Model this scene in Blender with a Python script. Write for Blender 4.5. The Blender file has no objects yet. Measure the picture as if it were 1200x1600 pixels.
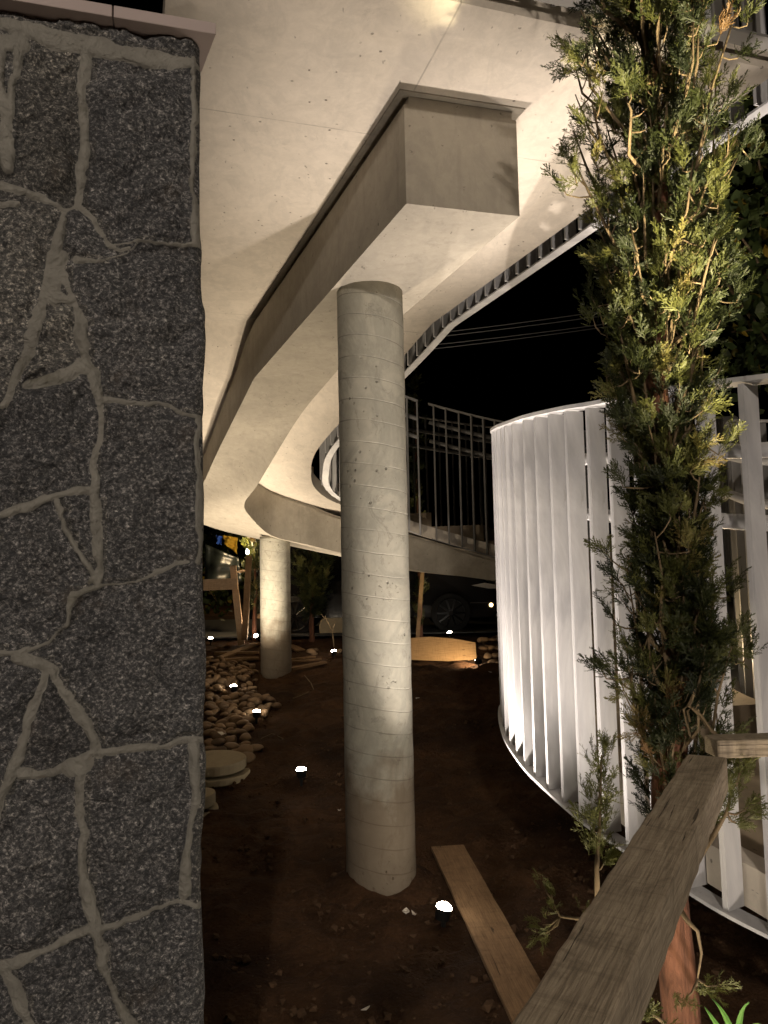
import bpy, math, random
import numpy as np
from mathutils import Vector, Matrix
random.seed(7); np.random.seed(7)
S = bpy.context.scene; COL = S.collection
R = math.radians
CZ = 1.75                                   # eye height above the soil

# ---------------------------------------------------------------- camera
PITCH, ROLL, FPX = math.atan(96/1200), 0.021, 1200.0
Fv = Vector((0, math.cos(PITCH), math.sin(PITCH)))
U0 = Vector((0, -math.sin(PITCH), math.cos(PITCH))); R0 = Vector((1, 0, 0))
Rv = R0*math.cos(ROLL) - U0*math.sin(ROLL)
Uv = R0*math.sin(ROLL) + U0*math.cos(ROLL)
CAM = Vector((0, 0, CZ))
cd = bpy.data.cameras.new('camera'); cam = bpy.data.objects.new('camera', cd); COL.objects.link(cam)
m = Matrix((Rv, Uv, -Fv)).transposed().to_4x4(); m.translation = CAM
cam.matrix_world = m
cd.sensor_fit = 'VERTICAL'; cd.sensor_height = 36; cd.lens = 27; cd.clip_end = 500; cd.clip_start = 0.05
S.camera = cam
def ray(px, py):
    return Rv*(px-600) + Uv*(800-py) + Fv*FPX
def P(px, py, d):                            # point seen at photo pixel (px, py), d metres ahead
    r = ray(px, py); return CAM + r*(d/r.y)
def PZ(px, py, z):                           # the same, met with a level z above the soil datum
    r = ray(px, py); return CAM + r*((z-CZ)/r.z)
SM0, SM1, SM2 = PZ(450, 190, 2.10+CZ), PZ(680, 80, 2.10+CZ), PZ(355, 490, 2.10+CZ)
def uvr(p): c, q = math.cos(R(17.3)), math.sin(R(17.3)); p = p-Vector((0, 6, 0)); return p.x*c+p.y*q, -p.x*q+p.y*c
def G(y):                                    # height of the soil, rising away from the street
    return CZ + float(np.interp(y, [-40, 3, 4.28, 6, 8, 9.4, 12, 16, 40, 200],
                             [-1.70, -1.70, -1.645, -1.52, -1.34, -1.225, -1.08, -1.0, -.9, -.6]))
def ong(px, py):                             # soil point at a photo pixel
    r = ray(px, py); t = .0005
    while t < .2:
        p = CAM + r*t
        if p.z <= G(p.y): return p
        t += .00001
    return CAM + r*t

# ---------------------------------------------------------------- world (night sky) and exposure
w = bpy.data.worlds.new('World'); S.world = w; w.use_nodes = True
wn = w.node_tree; bg = wn.nodes['Background']
sky = wn.nodes.new('ShaderNodeTexSky'); sky.sky_type = 'NISHITA'; sky.sun_disc = False
sky.sun_elevation = R(-6); sky.sun_rotation = R(200)
wn.links.new(sky.outputs[0], bg.inputs[0]); bg.inputs[1].default_value = 0.1
S.view_settings.view_transform = 'Standard'; S.view_settings.look = 'None'
S.view_settings.exposure = 0; S.view_settings.gamma = 1
S.render.resolution_x = 768; S.render.resolution_y = 1024
S.cycles.max_bounces = 6; S.cycles.sample_clamp_indirect = 3

# ---------------------------------------------------------------- helpers
def tag(o, label=None, cat=None, group=None, kind=None):
    if label: o['label'] = label
    if cat: o['category'] = cat
    if group: o['group'] = group
    if kind: o['kind'] = kind
    return o
def empty(name, loc, label, cat, group=None, rz=0):
    o = bpy.data.objects.new(name, None); COL.objects.link(o); o.location = loc; o.rotation_euler.z = rz
    o.empty_display_size = .1
    return tag(o, label, cat, group)
class MB:
    def __init__(s): s.v = []; s.f = []
    def add(s, vs, fs):
        n = len(s.v); s.v += [tuple(p) for p in vs]; s.f += [tuple(i+n for i in f) for f in fs]; return s
    def box(s, c, size, M=None):
        hx, hy, hz = [a/2 for a in size]; c = Vector(c)
        vs = [Vector((x, y, z)) for x in (-hx, hx) for y in (-hy, hy) for z in (-hz, hz)]
        if M is not None: vs = [M @ p for p in vs]
        return s.add([p+c for p in vs], [(0,1,3,2),(4,6,7,5),(0,4,5,1),(2,3,7,6),(0,2,6,4),(1,5,7,3)])
    def tube(s, pts, rads, n=8, cap=True):
        pts = [Vector(p) for p in pts]
        if not hasattr(rads, '__len__'): rads = [rads]*len(pts)
        vs = []; fs = []; up = None
        for i, p in enumerate(pts):
            t = (pts[min(i+1, len(pts)-1)]-pts[max(i-1, 0)]).normalized()
            if up is None:
                up = Vector((0,0,1)) if abs(t.z) < .9 else Vector((1,0,0))
            a = t.cross(up).normalized(); b = a.cross(t).normalized(); up = b
            for k in range(n):
                an = 2*math.pi*k/n; vs.append(p + (a*math.cos(an)+b*math.sin(an))*rads[i])
        for i in range(len(pts)-1):
            for k in range(n):
                fs.append((i*n+k, i*n+(k+1)%n, (i+1)*n+(k+1)%n, (i+1)*n+k))
        if cap: fs += [tuple(range(n))[::-1], tuple(range((len(pts)-1)*n, len(pts)*n))]
        return s.add(vs, fs)
    def lathe(s, prof, n=32, c=(0,0,0)):
        vs = [(c[0]+r*math.cos(2*math.pi*k/n), c[1]+r*math.sin(2*math.pi*k/n), c[2]+z) for r, z in prof for k in range(n)]
        fs = [(i*n+k, i*n+(k+1)%n, (i+1)*n+(k+1)%n, (i+1)*n+k) for i in range(len(prof)-1) for k in range(n)]
        fs += [tuple(range(n))[::-1], tuple(range((len(prof)-1)*n, len(prof)*n))]
        return s.add(vs, fs)
    def loft(s, rings, closed_ends=True):
        n = len(rings[0]); vs = [p for r in rings for p in r]
        fs = [(i*n+k, i*n+(k+1)%n, (i+1)*n+(k+1)%n, (i+1)*n+k) for i in range(len(rings)-1) for k in range(n)]
        if closed_ends: fs += [tuple(range(n))[::-1], tuple(range((len(rings)-1)*n, len(rings)*n))]
        return s.add(vs, fs)
    def build(s, name, mat, parent=None, smooth=False, bevel=0, world=True):
        me = bpy.data.meshes.new(name)
        v = s.v
        o = bpy.data.objects.new(name, me); COL.objects.link(o)
        if parent is not None:
            o.parent = parent
            if world:
                q = parent; L = Matrix.Identity(4)
                while q is not None:
                    L = (Matrix.Translation(q.location) @ q.rotation_euler.to_matrix().to_4x4()) @ L; q = q.parent
                Li = L.inverted(); v = [tuple(Li @ Vector(p)) for p in v]
        me.from_pydata(v, [], s.f); me.materials.append(mat)
        import bmesh
        bm = bmesh.new(); bm.from_mesh(me); bmesh.ops.recalc_face_normals(bm, faces=bm.faces); bm.to_mesh(me); bm.free()
        if smooth:
            for p in me.polygons: p.use_smooth = True
        if bevel:
            b = o.modifiers.new('bevel', 'BEVEL'); b.width = bevel; b.segments = 2; b.limit_method = 'ANGLE'; b.angle_limit = R(40)
        return o
def npmesh(name, V, Fq, mat, parent=None, smooth=False):
    me = bpy.data.meshes.new(name)
    if parent is not None: V = V - np.array(parent.location)
    n = len(V); k = Fq.shape[1]
    me.vertices.add(n); me.vertices.foreach_set('co', V.astype(np.float32).ravel())
    me.loops.add(Fq.size); me.loops.foreach_set('vertex_index', Fq.astype(np.int32).ravel())
    me.polygons.add(len(Fq)); me.polygons.foreach_set('loop_start', np.arange(0, Fq.size, k, dtype=np.int32))
    me.polygons.foreach_set('use_smooth', np.full(len(Fq), smooth))
    me.update(calc_edges=True); me.materials.append(mat)
    o = bpy.data.objects.new(name, me); COL.objects.link(o)
    if parent is not None: o.parent = parent
    return o

# ---------------------------------------------------------------- materials
class M:
    def __init__(s, name, rough=.8, spec=.3, metal=0):
        s.m = bpy.data.materials.new(name); s.m.use_nodes = True; s.t = s.m.node_tree
        s.b = s.t.nodes['Principled BSDF']; s.b.inputs['Roughness'].default_value = rough
        s.b.inputs['Specular IOR Level'].default_value = spec; s.b.inputs['Metallic'].default_value = metal
        s.co = s.t.nodes.new('ShaderNodeTexCoord').outputs['Object']
    def n(s, typ, **k):
        x = s.t.nodes.new('ShaderNode'+typ)
        for a, b in k.items(): setattr(x, a, b)
        return x
    def L(s, a, b): s.t.links.new(a, b)
    def put(s, sock, v):
        if hasattr(v, 'is_output'): s.L(v, sock)
        elif isinstance(v, tuple) and len(v) == 3 and sock.type == 'RGBA': sock.default_value = (*v, 1)
        else: sock.default_value = v
    def mp(s, scale=(1,1,1), rot=(0,0,0), vec=None):
        x = s.n('Mapping'); s.L(vec or s.co, x.inputs[0]); x.inputs['Scale'].default_value = scale; x.inputs['Rotation'].default_value = rot
        return x.outputs[0]
    def noise(s, sc, det=5, ro=.55, vec=None, dist=0):
        x = s.n('TexNoise'); s.L(vec or s.co, x.inputs['Vector']); x.inputs['Scale'].default_value = sc
        x.inputs['Detail'].default_value = det; x.inputs['Roughness'].default_value = ro; x.inputs['Distortion'].default_value = dist
        return x.outputs[0]
    def vor(s, sc, vec=None, feat='F1', out=0):
        x = s.n('TexVoronoi', feature=feat); s.L(vec or s.co, x.inputs['Vector']); x.inputs['Scale'].default_value = sc
        return x.outputs[out]
    def ramp(s, f, stops, interp='LINEAR'):
        x = s.n('ValToRGB'); s.L(f, x.inputs[0]); e = x.color_ramp.elements; x.color_ramp.interpolation = interp
        while len(e) < len(stops): e.new(.5)
        for i, (p, c) in enumerate(stops):
            e[i].position = p; e[i].color = (c, c, c, 1) if not isinstance(c, tuple) else (*c, 1)
        return x.outputs[0]
    def mix(s, f, a, b, mode='MIX'):
        x = s.n('Mix', data_type='RGBA', blend_type=mode); s.put(x.inputs[0], f); s.put(x.inputs[6], a); s.put(x.inputs[7], b)
        return x.outputs[2]
    def math(s, op, a, b=0., c=None):
        x = s.n('Math', operation=op); s.put(x.inputs[0], a); s.put(x.inputs[1], b)
        if c is not None: s.put(x.inputs[2], c)
        return x.outputs[0]
    def bump(s, h, st=.3, d=.01, prev=None):
        x = s.n('Bump'); s.put(x.inputs['Height'], h); x.inputs['Strength'].default_value = st; x.inputs['Distance'].default_value = d
        if prev: s.L(prev, x.inputs['Normal'])
        return x.outputs[0]
    def out(s, col=None, nor=None, rough=None):
        if col is not None: s.put(s.b.inputs['Base Color'], col)
        if nor is not None: s.L(nor, s.b.inputs['Normal'])
        if rough is not None: s.put(s.b.inputs['Roughness'], rough)
        return s.m
def cmul(c, k): return tuple(a*k for a in c)
def concrete(name, base, var=.25, pits=(16, .11, .5), seams=False, rings=False, dirt=None, streak=False):
    k = M(name, .82, .3)
    big = k.ramp(k.noise(1.7, 6, .6, dist=.6), [(.3, 0), (.7, 1)])
    col = k.mix(big, cmul(base, 1-var), cmul(base, 1+var*.6))
    med = k.ramp(k.noise(9, 8, .7, dist=1.2), [(.42, 0), (.62, 1)])
    col = k.mix(k.math('MULTIPLY', med, .35), col, cmul(base, 1.25))
    stain = k.ramp(k.noise(4.3, 9, .75, dist=2.0), [(.6, 0), (.68, 1)])
    col = k.mix(k.math('MULTIPLY', stain, .35), col, cmul(base, .62))
    fine = k.ramp(k.noise(24, 8, .75, dist=.8), [(.35, 0), (.65, 1)])
    col = k.mix(k.math('MULTIPLY', fine, .16), col, cmul(base, .6))
    cloud = k.ramp(k.noise(2.6, 7, .7, k.mp((1.6, .7, 1), (0, 0, .3)), 2.5), [(.5, 0), (.6, 1), (.64, .25), (.75, .8)])
    col = k.mix(k.math('MULTIPLY', cloud, .28), col, (base[0]*.72, base[1]*.74, base[2]*.76))
    nor = k.bump(k.noise(60, 6, .6), .12, .004)
    nor = k.bump(k.noise(3, 4, .5), .25, .02, nor)
    # blow holes and scratches
    pit = k.ramp(k.vor(pits[0], k.mp((1,1,.8))), [(.0, 1), (pits[1]*.7, 1), (pits[1], 0)])
    gate = k.ramp(k.noise(2.2, 3), [(pits[2], 0), (pits[2]+.08, 1)])
    if rings:
        clus = k.ramp(k.noise(34, 4, .7, k.mp((1, 1, .8)), 1.5), [(.64, 0), (.67, 1)])
        pit = k.math('MAXIMUM', pit, k.math('MULTIPLY', clus, k.ramp(k.noise(3.1, 3), [(.52, 0), (.56, 1)])))
    pit = k.math('MULTIPLY', pit, gate)
    col = k.mix(k.math('MULTIPLY', pit, .75), col, cmul(base, .25))
    spot = k.ramp(k.noise(38, 2, .5, k.mp((1, .35, 1), (0, 0, .5))), [(.73, 0), (.76, 1)])
    col = k.mix(k.math('MULTIPLY', spot, .6), col, cmul(base, .35))
    nor = k.bump(k.math('MULTIPLY', pit, -1.), .8, .01, nor)
    if streak:
        st = k.ramp(k.noise(6, 5, .6, k.mp((3, 3, .35))), [(.55, 0), (.75, 1)])
        col = k.mix(k.math('MULTIPLY', st, .4), col, cmul(base, .55))
    if seams:
        sx = k.n('SeparateXYZ'); k.L(k.mp((1,1,1), (0,0,R(-17.3)), ), sx.inputs[0])
        wob = k.math('MULTIPLY', k.math('SUBTRACT', k.noise(2.5, 3), .5), .012)
        line = None
        for o_, posn in ((0, uvr(SM1)[0]), (1, uvr(SM0)[1]), (1, uvr(SM2)[1])):
            a = k.math('ABSOLUTE', k.math('SUBTRACT', k.math('ADD', sx.outputs[o_], wob), posn))
            l = k.math('LESS_THAN', a, .0038)
            line = l if line is None else k.math('MAXIMUM', line, l)
        brk = k.ramp(k.noise(5, 4), [(.38, .15), (.55, 1)])
        line = k.math('MULTIPLY', line, brk)
        col = k.mix(k.math('MULTIPLY', line, .5), col, cmul(base, .4))
        nor = k.bump(line, .5, -.004, nor)
    if rings:
        sx = k.n('SeparateXYZ'); k.L(k.co, sx.inputs[0])
        z = k.math('ADD', sx.outputs[2], k.math('MULTIPLY', sx.outputs[0], .16))
        z = k.math('ADD', z, k.math('MULTIPLY', k.noise(3, 2), .03))
        fr = k.math('FRACT', k.math('MULTIPLY', z, 1/.118))
        l = k.ramp(fr, [(0, 1), (.035, 1), (.06, 0)])
        gate2 = k.ramp(k.noise(6, 3), [(.35, .2), (.55, 1)])
        l = k.math('MULTIPLY', l, gate2)
        col = k.mix(k.math('MULTIPLY', l, .6), col, cmul(base, .38))
        nor = k.bump(k.math('MULTIPLY', l, -1.), .5, .004, nor)
        blot = k.ramp(k.noise(7, 8, .7, k.mp((1, 1, .6)), 1.4), [(.58, 0), (.61, 1), (.64, .2)])
        col = k.mix(k.math('MULTIPLY', blot, .6), col, cmul(base, .5))
        pt = k.ramp(k.noise(2.3, 6, .65, k.mp((1, 1, .7)), 1.8), [(.46, 0), (.53, 1), (.6, .3), (.7, 1)])
        col = k.mix(k.math('MULTIPLY', pt, .38), col, (base[0]*.52, base[1]*.55, base[2]*.57))
    if dirt is not None:                       # splashed soil round the foot
        sx = k.n('SeparateXYZ'); k.L(k.co, sx.inputs[0])
        h = k.math('ADD', sx.outputs[2], k.math('MULTIPLY', k.noise(5, 5), -.9))
        dd = k.ramp(h, [(.0, 1), (.25, 0)])
        col = k.mix(k.math('MULTIPLY', dd, .7), col, (.12, .075, .04))
    return k.out(col, nor)
CONC = (.43, .385, .315)
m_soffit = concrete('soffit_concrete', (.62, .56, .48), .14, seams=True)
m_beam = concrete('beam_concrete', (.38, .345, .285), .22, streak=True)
m_col = concrete('column_concrete', (.44, .42, .35), .26, (19, .15, .52), rings=True, dirt=0)
m_step = concrete('step_concrete', (.30, .24, .17), .2)
m_block = concrete('block_concrete', (.36, .30, .2), .25)
def wood(name, a, b, sc=1., rough=.92, spots=.3):
    k = M(name, rough, .3)
    g = k.noise(7*sc, 8, .7, k.mp((1, 14, 14)), .6)
    col = k.mix(k.ramp(g, [(.3, 0), (.7, 1)]), b, a)
    g2 = k.noise(30*sc, 4, .6, k.mp((.35, 12, 12)))
    col = k.mix(k.math('MULTIPLY', k.ramp(g2, [(.5, 0), (.62, 1)]), .5), col, cmul(b, .45))
    st = k.ramp(k.noise(6, 6, .7, dist=1.5), [(.55, 0), (.68, 1)])
    col = k.mix(k.math('MULTIPLY', st, spots), col, cmul(b, .5))
    saw = k.noise(60, 3, .7, k.mp((1, .10, .10)))
    col = k.mix(k.math('MULTIPLY', k.ramp(saw, [(.5, 0), (.68, 1)]), .35), col, cmul(b, .5))
    ck = k.ramp(k.noise(5, 3, .5, k.mp((.7, 16, 16)), .8), [(.69, 0), (.71, 1)])
    col = k.mix(k.math('MULTIPLY', ck, .8), col, cmul(b, .15))
    kn = k.ramp(k.vor(3.2, k.mp((1, 2.2, 2.2))), [(.06, 1), (.1, 0)])
    col = k.mix(k.math('MULTIPLY', kn, .6), col, cmul(b, .3))
    nor = k.bump(g, .5, .004); nor = k.bump(ck, .8, -.006, nor); nor = k.bump(g2, .6, .003, nor); nor = k.bump(saw, .5, .003, nor)
    return k.out(col, nor)
m_grey_wood = wood('weathered_wood', (.55, .455, .33), (.29, .235, .165), spots=.5)
m_plank = wood('plank_wood', (.30, .19, .10), (.19, .115, .06), spots=.4)
m_ply = wood('plywood', (.48, .32, .16), (.37, .24, .12), .6, spots=.15)
m_pale_wood = wood('pale_wood', (.55, .4, .26), (.4, .27, .16), spots=.2)
def paint():
    k = M('white_paint', .42, .4)
    f = k.ramp(k.noise(5, 7, .65, k.mp((1, 1, .35)), .8), [(.35, 0), (.7, 1)])
    col = k.mix(f, (.44, .44, .455), (.68, .675, .67))
    d = k.ramp(k.noise(22, 6, .7, k.mp((1, 1, .3))), [(.6, 0), (.72, 1)])
    col = k.mix(k.math('MULTIPLY', d, .5), col, (.30, .285, .26))
    return k.out(col, k.bump(k.noise(40, 3), .1, .002))
m_paint = paint()
def grey_shaded():  # grey for poles; on guard rails, the white paint darkened for shade
    k = M('grey_shaded_paint', .5, .4)
    col = k.mix(k.noise(6, 5, .6, k.mp((1,1,.3))), (.17, .165, .155), (.26, .25, .235))
    return k.out(col, k.bump(k.noise(40, 3), .1, .002))
m_grey_shaded = grey_shaded()
def soil():
    k = M('soil', .95, .15)
    n1 = k.ramp(k.noise(1.3, 8, .65), [(.35, 0), (.65, 1)])
    col = k.mix(n1, (.024, .012, .006), (.10, .052, .025))
    n2 = k.ramp(k.noise(14, 8, .7), [(.45, 0), (.65, 1)])
    col = k.mix(k.math('MULTIPLY', n2, .6), col, (.03, .016, .009))
    sp = k.ramp(k.noise(70, 3, .6), [(.68, 0), (.72, 1)])
    col = k.mix(k.math('MULTIPLY', sp, .5), col, (.16, .11, .07))
    nor = k.bump(k.noise(6, 8, .65), .9, .05); nor = k.bump(k.noise(40, 6, .7), .9, .02, nor)
    nor = k.bump(k.vor(55), .5, .01, nor)
    return k.out(col, nor)
m_soil = soil()
def pebble():
    k = M('river_stone', .7, .35)
    inf = k.n('ObjectInfo').outputs['Random']
    c = k.ramp(inf, [(0, (.17, .105, .055)), (.35, (.27, .17, .09)), (.7, (.34, .23, .13)), (1, (.13, .08, .045))])
    col = k.mix(k.math('MULTIPLY', k.noise(14, 6, .7), .5), c, (.09, .06, .04))
    return k.out(col, k.bump(k.noise(25, 5), .3, .006))
m_peb = pebble()
def plain(name, c, rough=.6, metal=0, spec=.4, var=.15, sc=20):
    k = M(name, rough, spec, metal)
    col = k.mix(k.noise(sc, 4), cmul(c, 1-var), cmul(c, 1+var))
    return k.out(col, k.bump(k.noise(sc*2, 3), .08, .002))
def glow(name, c, st):
    k = M(name); k.b.inputs['Emission Color'].default_value = (*c, 1); k.b.inputs['Emission Strength'].default_value = st
    return k.out(c)
m_black = plain('black_plastic', (.02, .02, .02), .45)
m_lens = glow('led_lens', (1, .88, .7), 95)
def leafmat(name, stops, tr=.25):
    k = M(name, .55, .35)
    inf = k.n('Attribute'); inf.attribute_name = 'tint'
    c = k.ramp(inf.outputs['Fac'], stops)
    k.out(c)
    t = k.n('BsdfTranslucent'); k.L(c, t.inputs[0]); mx = k.n('MixShader'); mx.inputs[0].default_value = tr
    k.L(k.b.outputs[0], mx.inputs[1]); k.L(t.outputs[0], mx.inputs[2])
    k.L(mx.outputs[0], k.t.nodes['Material Output'].inputs[0]); return k.m
m_cyp = leafmat('cypress_leaf', [(0, (.014, .02, .007)), (.45, (.04, .05, .013)), (.85, (.13, .135, .036)), (.93, (.18, .16, .05)), (1, (.16, .09, .035))])
m_broad = leafmat('broad_leaf', [(0, (.03, .05, .015)), (.9, (.06, .08, .02)), (1, (.3, .2, .02))])
def bark(name, a, b):
    k = M(name, .9, .2)
    g = k.noise(9, 8, .7, k.mp((2.5, 2.5, .35)), 1.)
    return k.out(k.mix(k.ramp(g, [(.35, 0), (.65, 1)]), a, b), k.bump(g, .9, .012))
m_bark = bark('reddish_bark', (.06, .03, .02), (.22, .10, .06))
m_twig = bark('twig_bark', (.09, .065, .035), (.24, .18, .11))

# ---------------------------------------------------------------- lamps in the place and added spike lights
def lampobj(kind, name, loc, power, color, parent=None, aim=None, size=.03, spot=140, blend=.6):
    l = bpy.data.lights.new(name, kind); l.energy = power; l.color = color
    if kind != 'AREA': l.shadow_soft_size = size
    if kind == 'SPOT': l.spot_size = R(spot); l.spot_blend = blend
    o = bpy.data.objects.new(name, l); COL.objects.link(o)
    if parent is not None: o.parent = parent; o.location = Vector(loc)-parent.location
    else: o.location = loc
    if aim is not None: o.rotation_euler = (Vector(aim)-Vector(loc)).to_track_quat('-Z', 'Y').to_euler()
    return o
def spike(loc, aim, power, label, color=(1, .825, .61), spot=130, r=.038, lens=None, blend=1):
    """garden spike light: stake, tilted can, glowing lens"""
    loc = Vector(loc); t = empty('spike_light', loc, label, 'garden light', 'small spike lights stuck in the soil')
    hd = loc + Vector((0, 0, .085)); ax = (Vector(aim)-hd).normalized()
    MB().tube([loc-Vector((0,0,.05)), loc+Vector((0,0,.03)), loc+Vector((0,0,.1))], [.004, .012, .01]).build('stake', m_black, t)
    MB().tube([hd-ax*.035, hd-ax*.03, hd+ax*.02, hd+ax*.021], [r*.6, r*.9, r, r*1.12], 20).build('lamp_body', m_black, t, True)
    b = MB(); b.tube([hd+ax*.0215, hd+ax*.032, hd+ax*.040, hd+ax*.043], [r*.98, r*.9, r*.6, r*.2], 20); b.build('lens', lens or m_lens, t)
    lampobj('SPOT', 'spike_lamp', hd+ax*.06, power, color, t, aim=hd+ax*2, spot=spot, blend=blend, size=.025)
    return t
WARM = (1, .80, .57); COOL = (1, .87, .76)
def up(p, dx=0, dy=0): return Vector(p)+Vector((dx, dy, 3))
q = ong(693, 1455); spike(q, up(q, .7, .10), 430, 'spike light beside the long plank, nearest to the viewer', COOL, 82, blend=1)
spike((.15, 2.45, G(2.45)), (-.1, 2.9, CZ+2.1), 18, 'added spike light between the near column and the viewer, below the picture', COOL, 80, blend=1)  # unseen lamp, added to brighten the underside of the slab
spike((.30, 2.50, G(2.5)), (1.25, 3.8, CZ+1.3), 170, 'added spike light at the near end of the long plank, below the picture', COOL, 56, blend=1)  # unseen lamp, added to light the fins of the low fence
spike((1.42, 3.95, CZ-.80), (1.30, 4.15, CZ+2.1), 255, 'added spike light standing on the low flight behind the white fins', COOL, 62, blend=1)  # hidden lamp, added to brighten the slab right of the beam
q = ong(471, 1226); spike(q, up(q, -.1, .1), 250, 'spike light alone on bare soil left of the near column')
q = ong(401, 1130); spike(q, up(q, .05, .6), 75, 'spike light at the near edge of the stone heap', spot=168)
q = ong(365, 1088); spike(q, up(q, -.2, .5), 330, 'spike light in the middle of the stone heap left of the far column')
q = ong(522, 1030); spike(q, up(q, -.3, .2), 110, 'spike light under the thin leafless twig between the columns')
q = ong(401, 1003); spike(q, P(366, 940, 12.15), 110, 'spike light behind the left edge of the far column', (1, .7, .42))
q = ong(748, 1044); spike(q, (P(690, 1015, 10.4)), 35, 'spike light between the plywood sheet and the small stone heap', (1, .7, .4))
q = ong(708, 1006); q.y += .6; q.z = G(q.y); spike(q, up(q, -.4, -.2), 35, 'spike light showing over the top edge of the plywood sheet', (1, .75, .5))
q = ong(329, 1008); spike(q, up(q, .2, 0), 20, 'spike light half hidden by the edge of the granite wall', (1, .75, .5))
# out of frame at the foot of the picture: they light the cypress, the beam ends and the fence
spike((.47, 1.55, G(1.5)), (.74, 2.05, CZ-.55), 38, 'spike light at the foot of the tall cypress, left side', (1, .82, .55), 95, blend=.9)
spike((1.22, 1.12, G(1.1)), (.92, 2.10, CZ+1.68), 3000, 'spike light at the foot of the tall cypress, right side', (1, .84, .52), 26, blend=.9)
spike((.98, 1.30, G(1.5)), (1.25, 2.45, CZ+.1), 30, 'spike light on bare soil to the right of the reddish trunk', (1, .85, .78), 100)
def street_lamp(x, y, h, power, label, color):
    g = G(y); t = empty('street_lamp', (x, y, g), label, 'street lamp')
    MB().tube([(x, y, g), (x, y, g+.3), (x, y, h+.2)], [.09, .06, .045], 14).build('pole', m_grey_shaded, t, True)
    MB().tube([(x, y, h+.15), (x, y+.5, h+.32), (x, y+1.0, h+.3)], .03, 10).build('arm', m_grey_shaded, t, True)
    MB().box((x, y+1.2, h+.3), (.26, .6, .09)).build('lamp_head', m_grey_shaded, t, bevel=.02)
    MB().box((x, y+1.2, h+.25), (.18, .4, .02)).build('lens', glow('street_lens', color, 30), t)
    lampobj('POINT', 'street_bulb', (x, y+1.2, h+.15), power, color, t, size=.12)
spike((1.95, 5.0, CZ-.66), (2.2, 4.2, CZ+.1), 34, 'added spike light on the low flight, farther up the steps', (1, .72, .38), 165, blend=1)  # hidden lamp, added to give the treads a warm light
street_lamp(.3, -8.4, CZ+3.05, 1500, 'street lamp standing behind the viewer', (1, .86, .72))

# ================================================================ SETTING
def vnoise(x, y, s, seed=0):
    rs = np.random.RandomState(seed); T = rs.rand(256, 256)
    xi = np.floor(x*s).astype(int); yi = np.floor(y*s).astype(int); fx = x*s-xi; fy = y*s-yi
    fx = fx*fx*(3-2*fx); fy = fy*fy*(3-2*fy)
    g = lambda a, b: T[a % 256, b % 256]
    return (g(xi, yi)*(1-fx)+g(xi+1, yi)*fx)*(1-fy)+(g(xi, yi+1)*(1-fx)+g(xi+1, yi+1)*fx)*fy
def ground():
    xs = np.unique(np.round(np.concatenate([np.linspace(-150, -8, 20), np.arange(-8, 8, .06), np.linspace(8, 150, 20)]), 4))
    ys = np.unique(np.round(np.concatenate([np.linspace(-60, 1, 20), np.arange(1, 14, .06), np.linspace(14, 200, 30)]), 4))
    X, Y = np.meshgrid(xs, ys)
    Z = np.vectorize(G)(Y)
    near = np.clip((8-np.abs(X))/2, 0, 1)*np.clip((14-Y)/2, 0, 1)
    Z = Z + near*((vnoise(X, Y, 1.1, 1)-.5)*.05+(vnoise(X, Y, 4, 2)-.5)*.04+(vnoise(X, Y, 9, 3)-.5)*.045+(vnoise(X, Y, 15, 4)**3)*.05)
    V = np.stack([X, Y, Z], -1).reshape(-1, 3); nx = len(xs); ny = len(ys)
    i = np.arange(ny-1)[:, None]*nx+np.arange(nx-1)[None]
    F = np.stack([i, i+1, i+nx+1, i+nx], -1).reshape(-1, 4)
    tag(npmesh('ground', V, F, m_soil, smooth=True), kind='structure')
ground()

# ================================================================ CONCRETE STAIR
def cr(pts, n=8):                            # catmull-rom through rows of numbers
    pts = np.array(pts, float); out = []
    q = np.vstack([2*pts[0]-pts[1], pts, 2*pts[-1]-pts[-2]])
    for i in range(1, len(q)-2):
        for k in range(n):
            t = k/n
            out.append(.5*(2*q[i]+(-q[i-1]+q[i+1])*t+(2*q[i-1]-5*q[i]+4*q[i+1]-q[i+2])*t*t+(-q[i-1]+3*q[i]-3*q[i+1]+q[i+2])*t**3))
    out.append(q[-2]); return np.array(out)
# rim line (x, y, z relative to the eye), slab outer edge (x, y)
SZ = 2.10
def rp(px, py, d): p = P(px, py, d); return (p.x, p.y, p.z-CZ)
K = PZ(702, 508, SZ+CZ)
ST = [((K.x,K.y,SZ),(-1.9,6.1)), (rp(640,575,6.95),(-2.3,6.7)), (rp(524,694,7.85),(-2.85,8.1)), (rp(506,740,8.4),(-3.0,9.0)),
      (rp(512,765,8.8),(-2.8,9.9)), (rp(540,785,9.1),(-2.3,10.7)), ((-.1,9.3,.76),(-1.5,11.1)), ((.1,9.45,.66),(-.7,11.25)),
      ((.36,9.6,.5),(.3,11.3)), ((1.46,9.35,.13),(2.0,10.8)), ((2.0,8.6,-.08),(3.2,9.6)), ((1.85,7.3,-.35),(3.3,7.5)),
      ((1.25,6.0,-.62),(2.7,5.9)), ((.85,5.1,-.82),(2.3,5.0)), (rp(793,1108,4.75),(2.2,4.7)), (rp(801,1150,4.28),(2.15,4.4)),
      (rp(829,1193,3.87),(2.15,4.16)), (rp(860,1225,3.60),(2.18,4.0)), (rp(920,1277,3.25),(2.25,3.8)), (rp(969,1311,3.06),(2.3,3.65)),
      (rp(1084,1384,2.70),(2.45,3.4)), (rp(1200,1449,2.46),(2.6,3.15)), ((1.5,2.0,-1.17),(2.8,2.75)), ((1.8,1.5,-1.25),(3.05,2.2))]
NS = 8
rows = cr([(a[0], a[1], a[2], b[0], b[1]) for a, b in ST], NS)
rim = [Vector((r[0], r[1], r[2]+CZ)) for r in rows]
par = np.arange(len(rows))/NS
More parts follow.
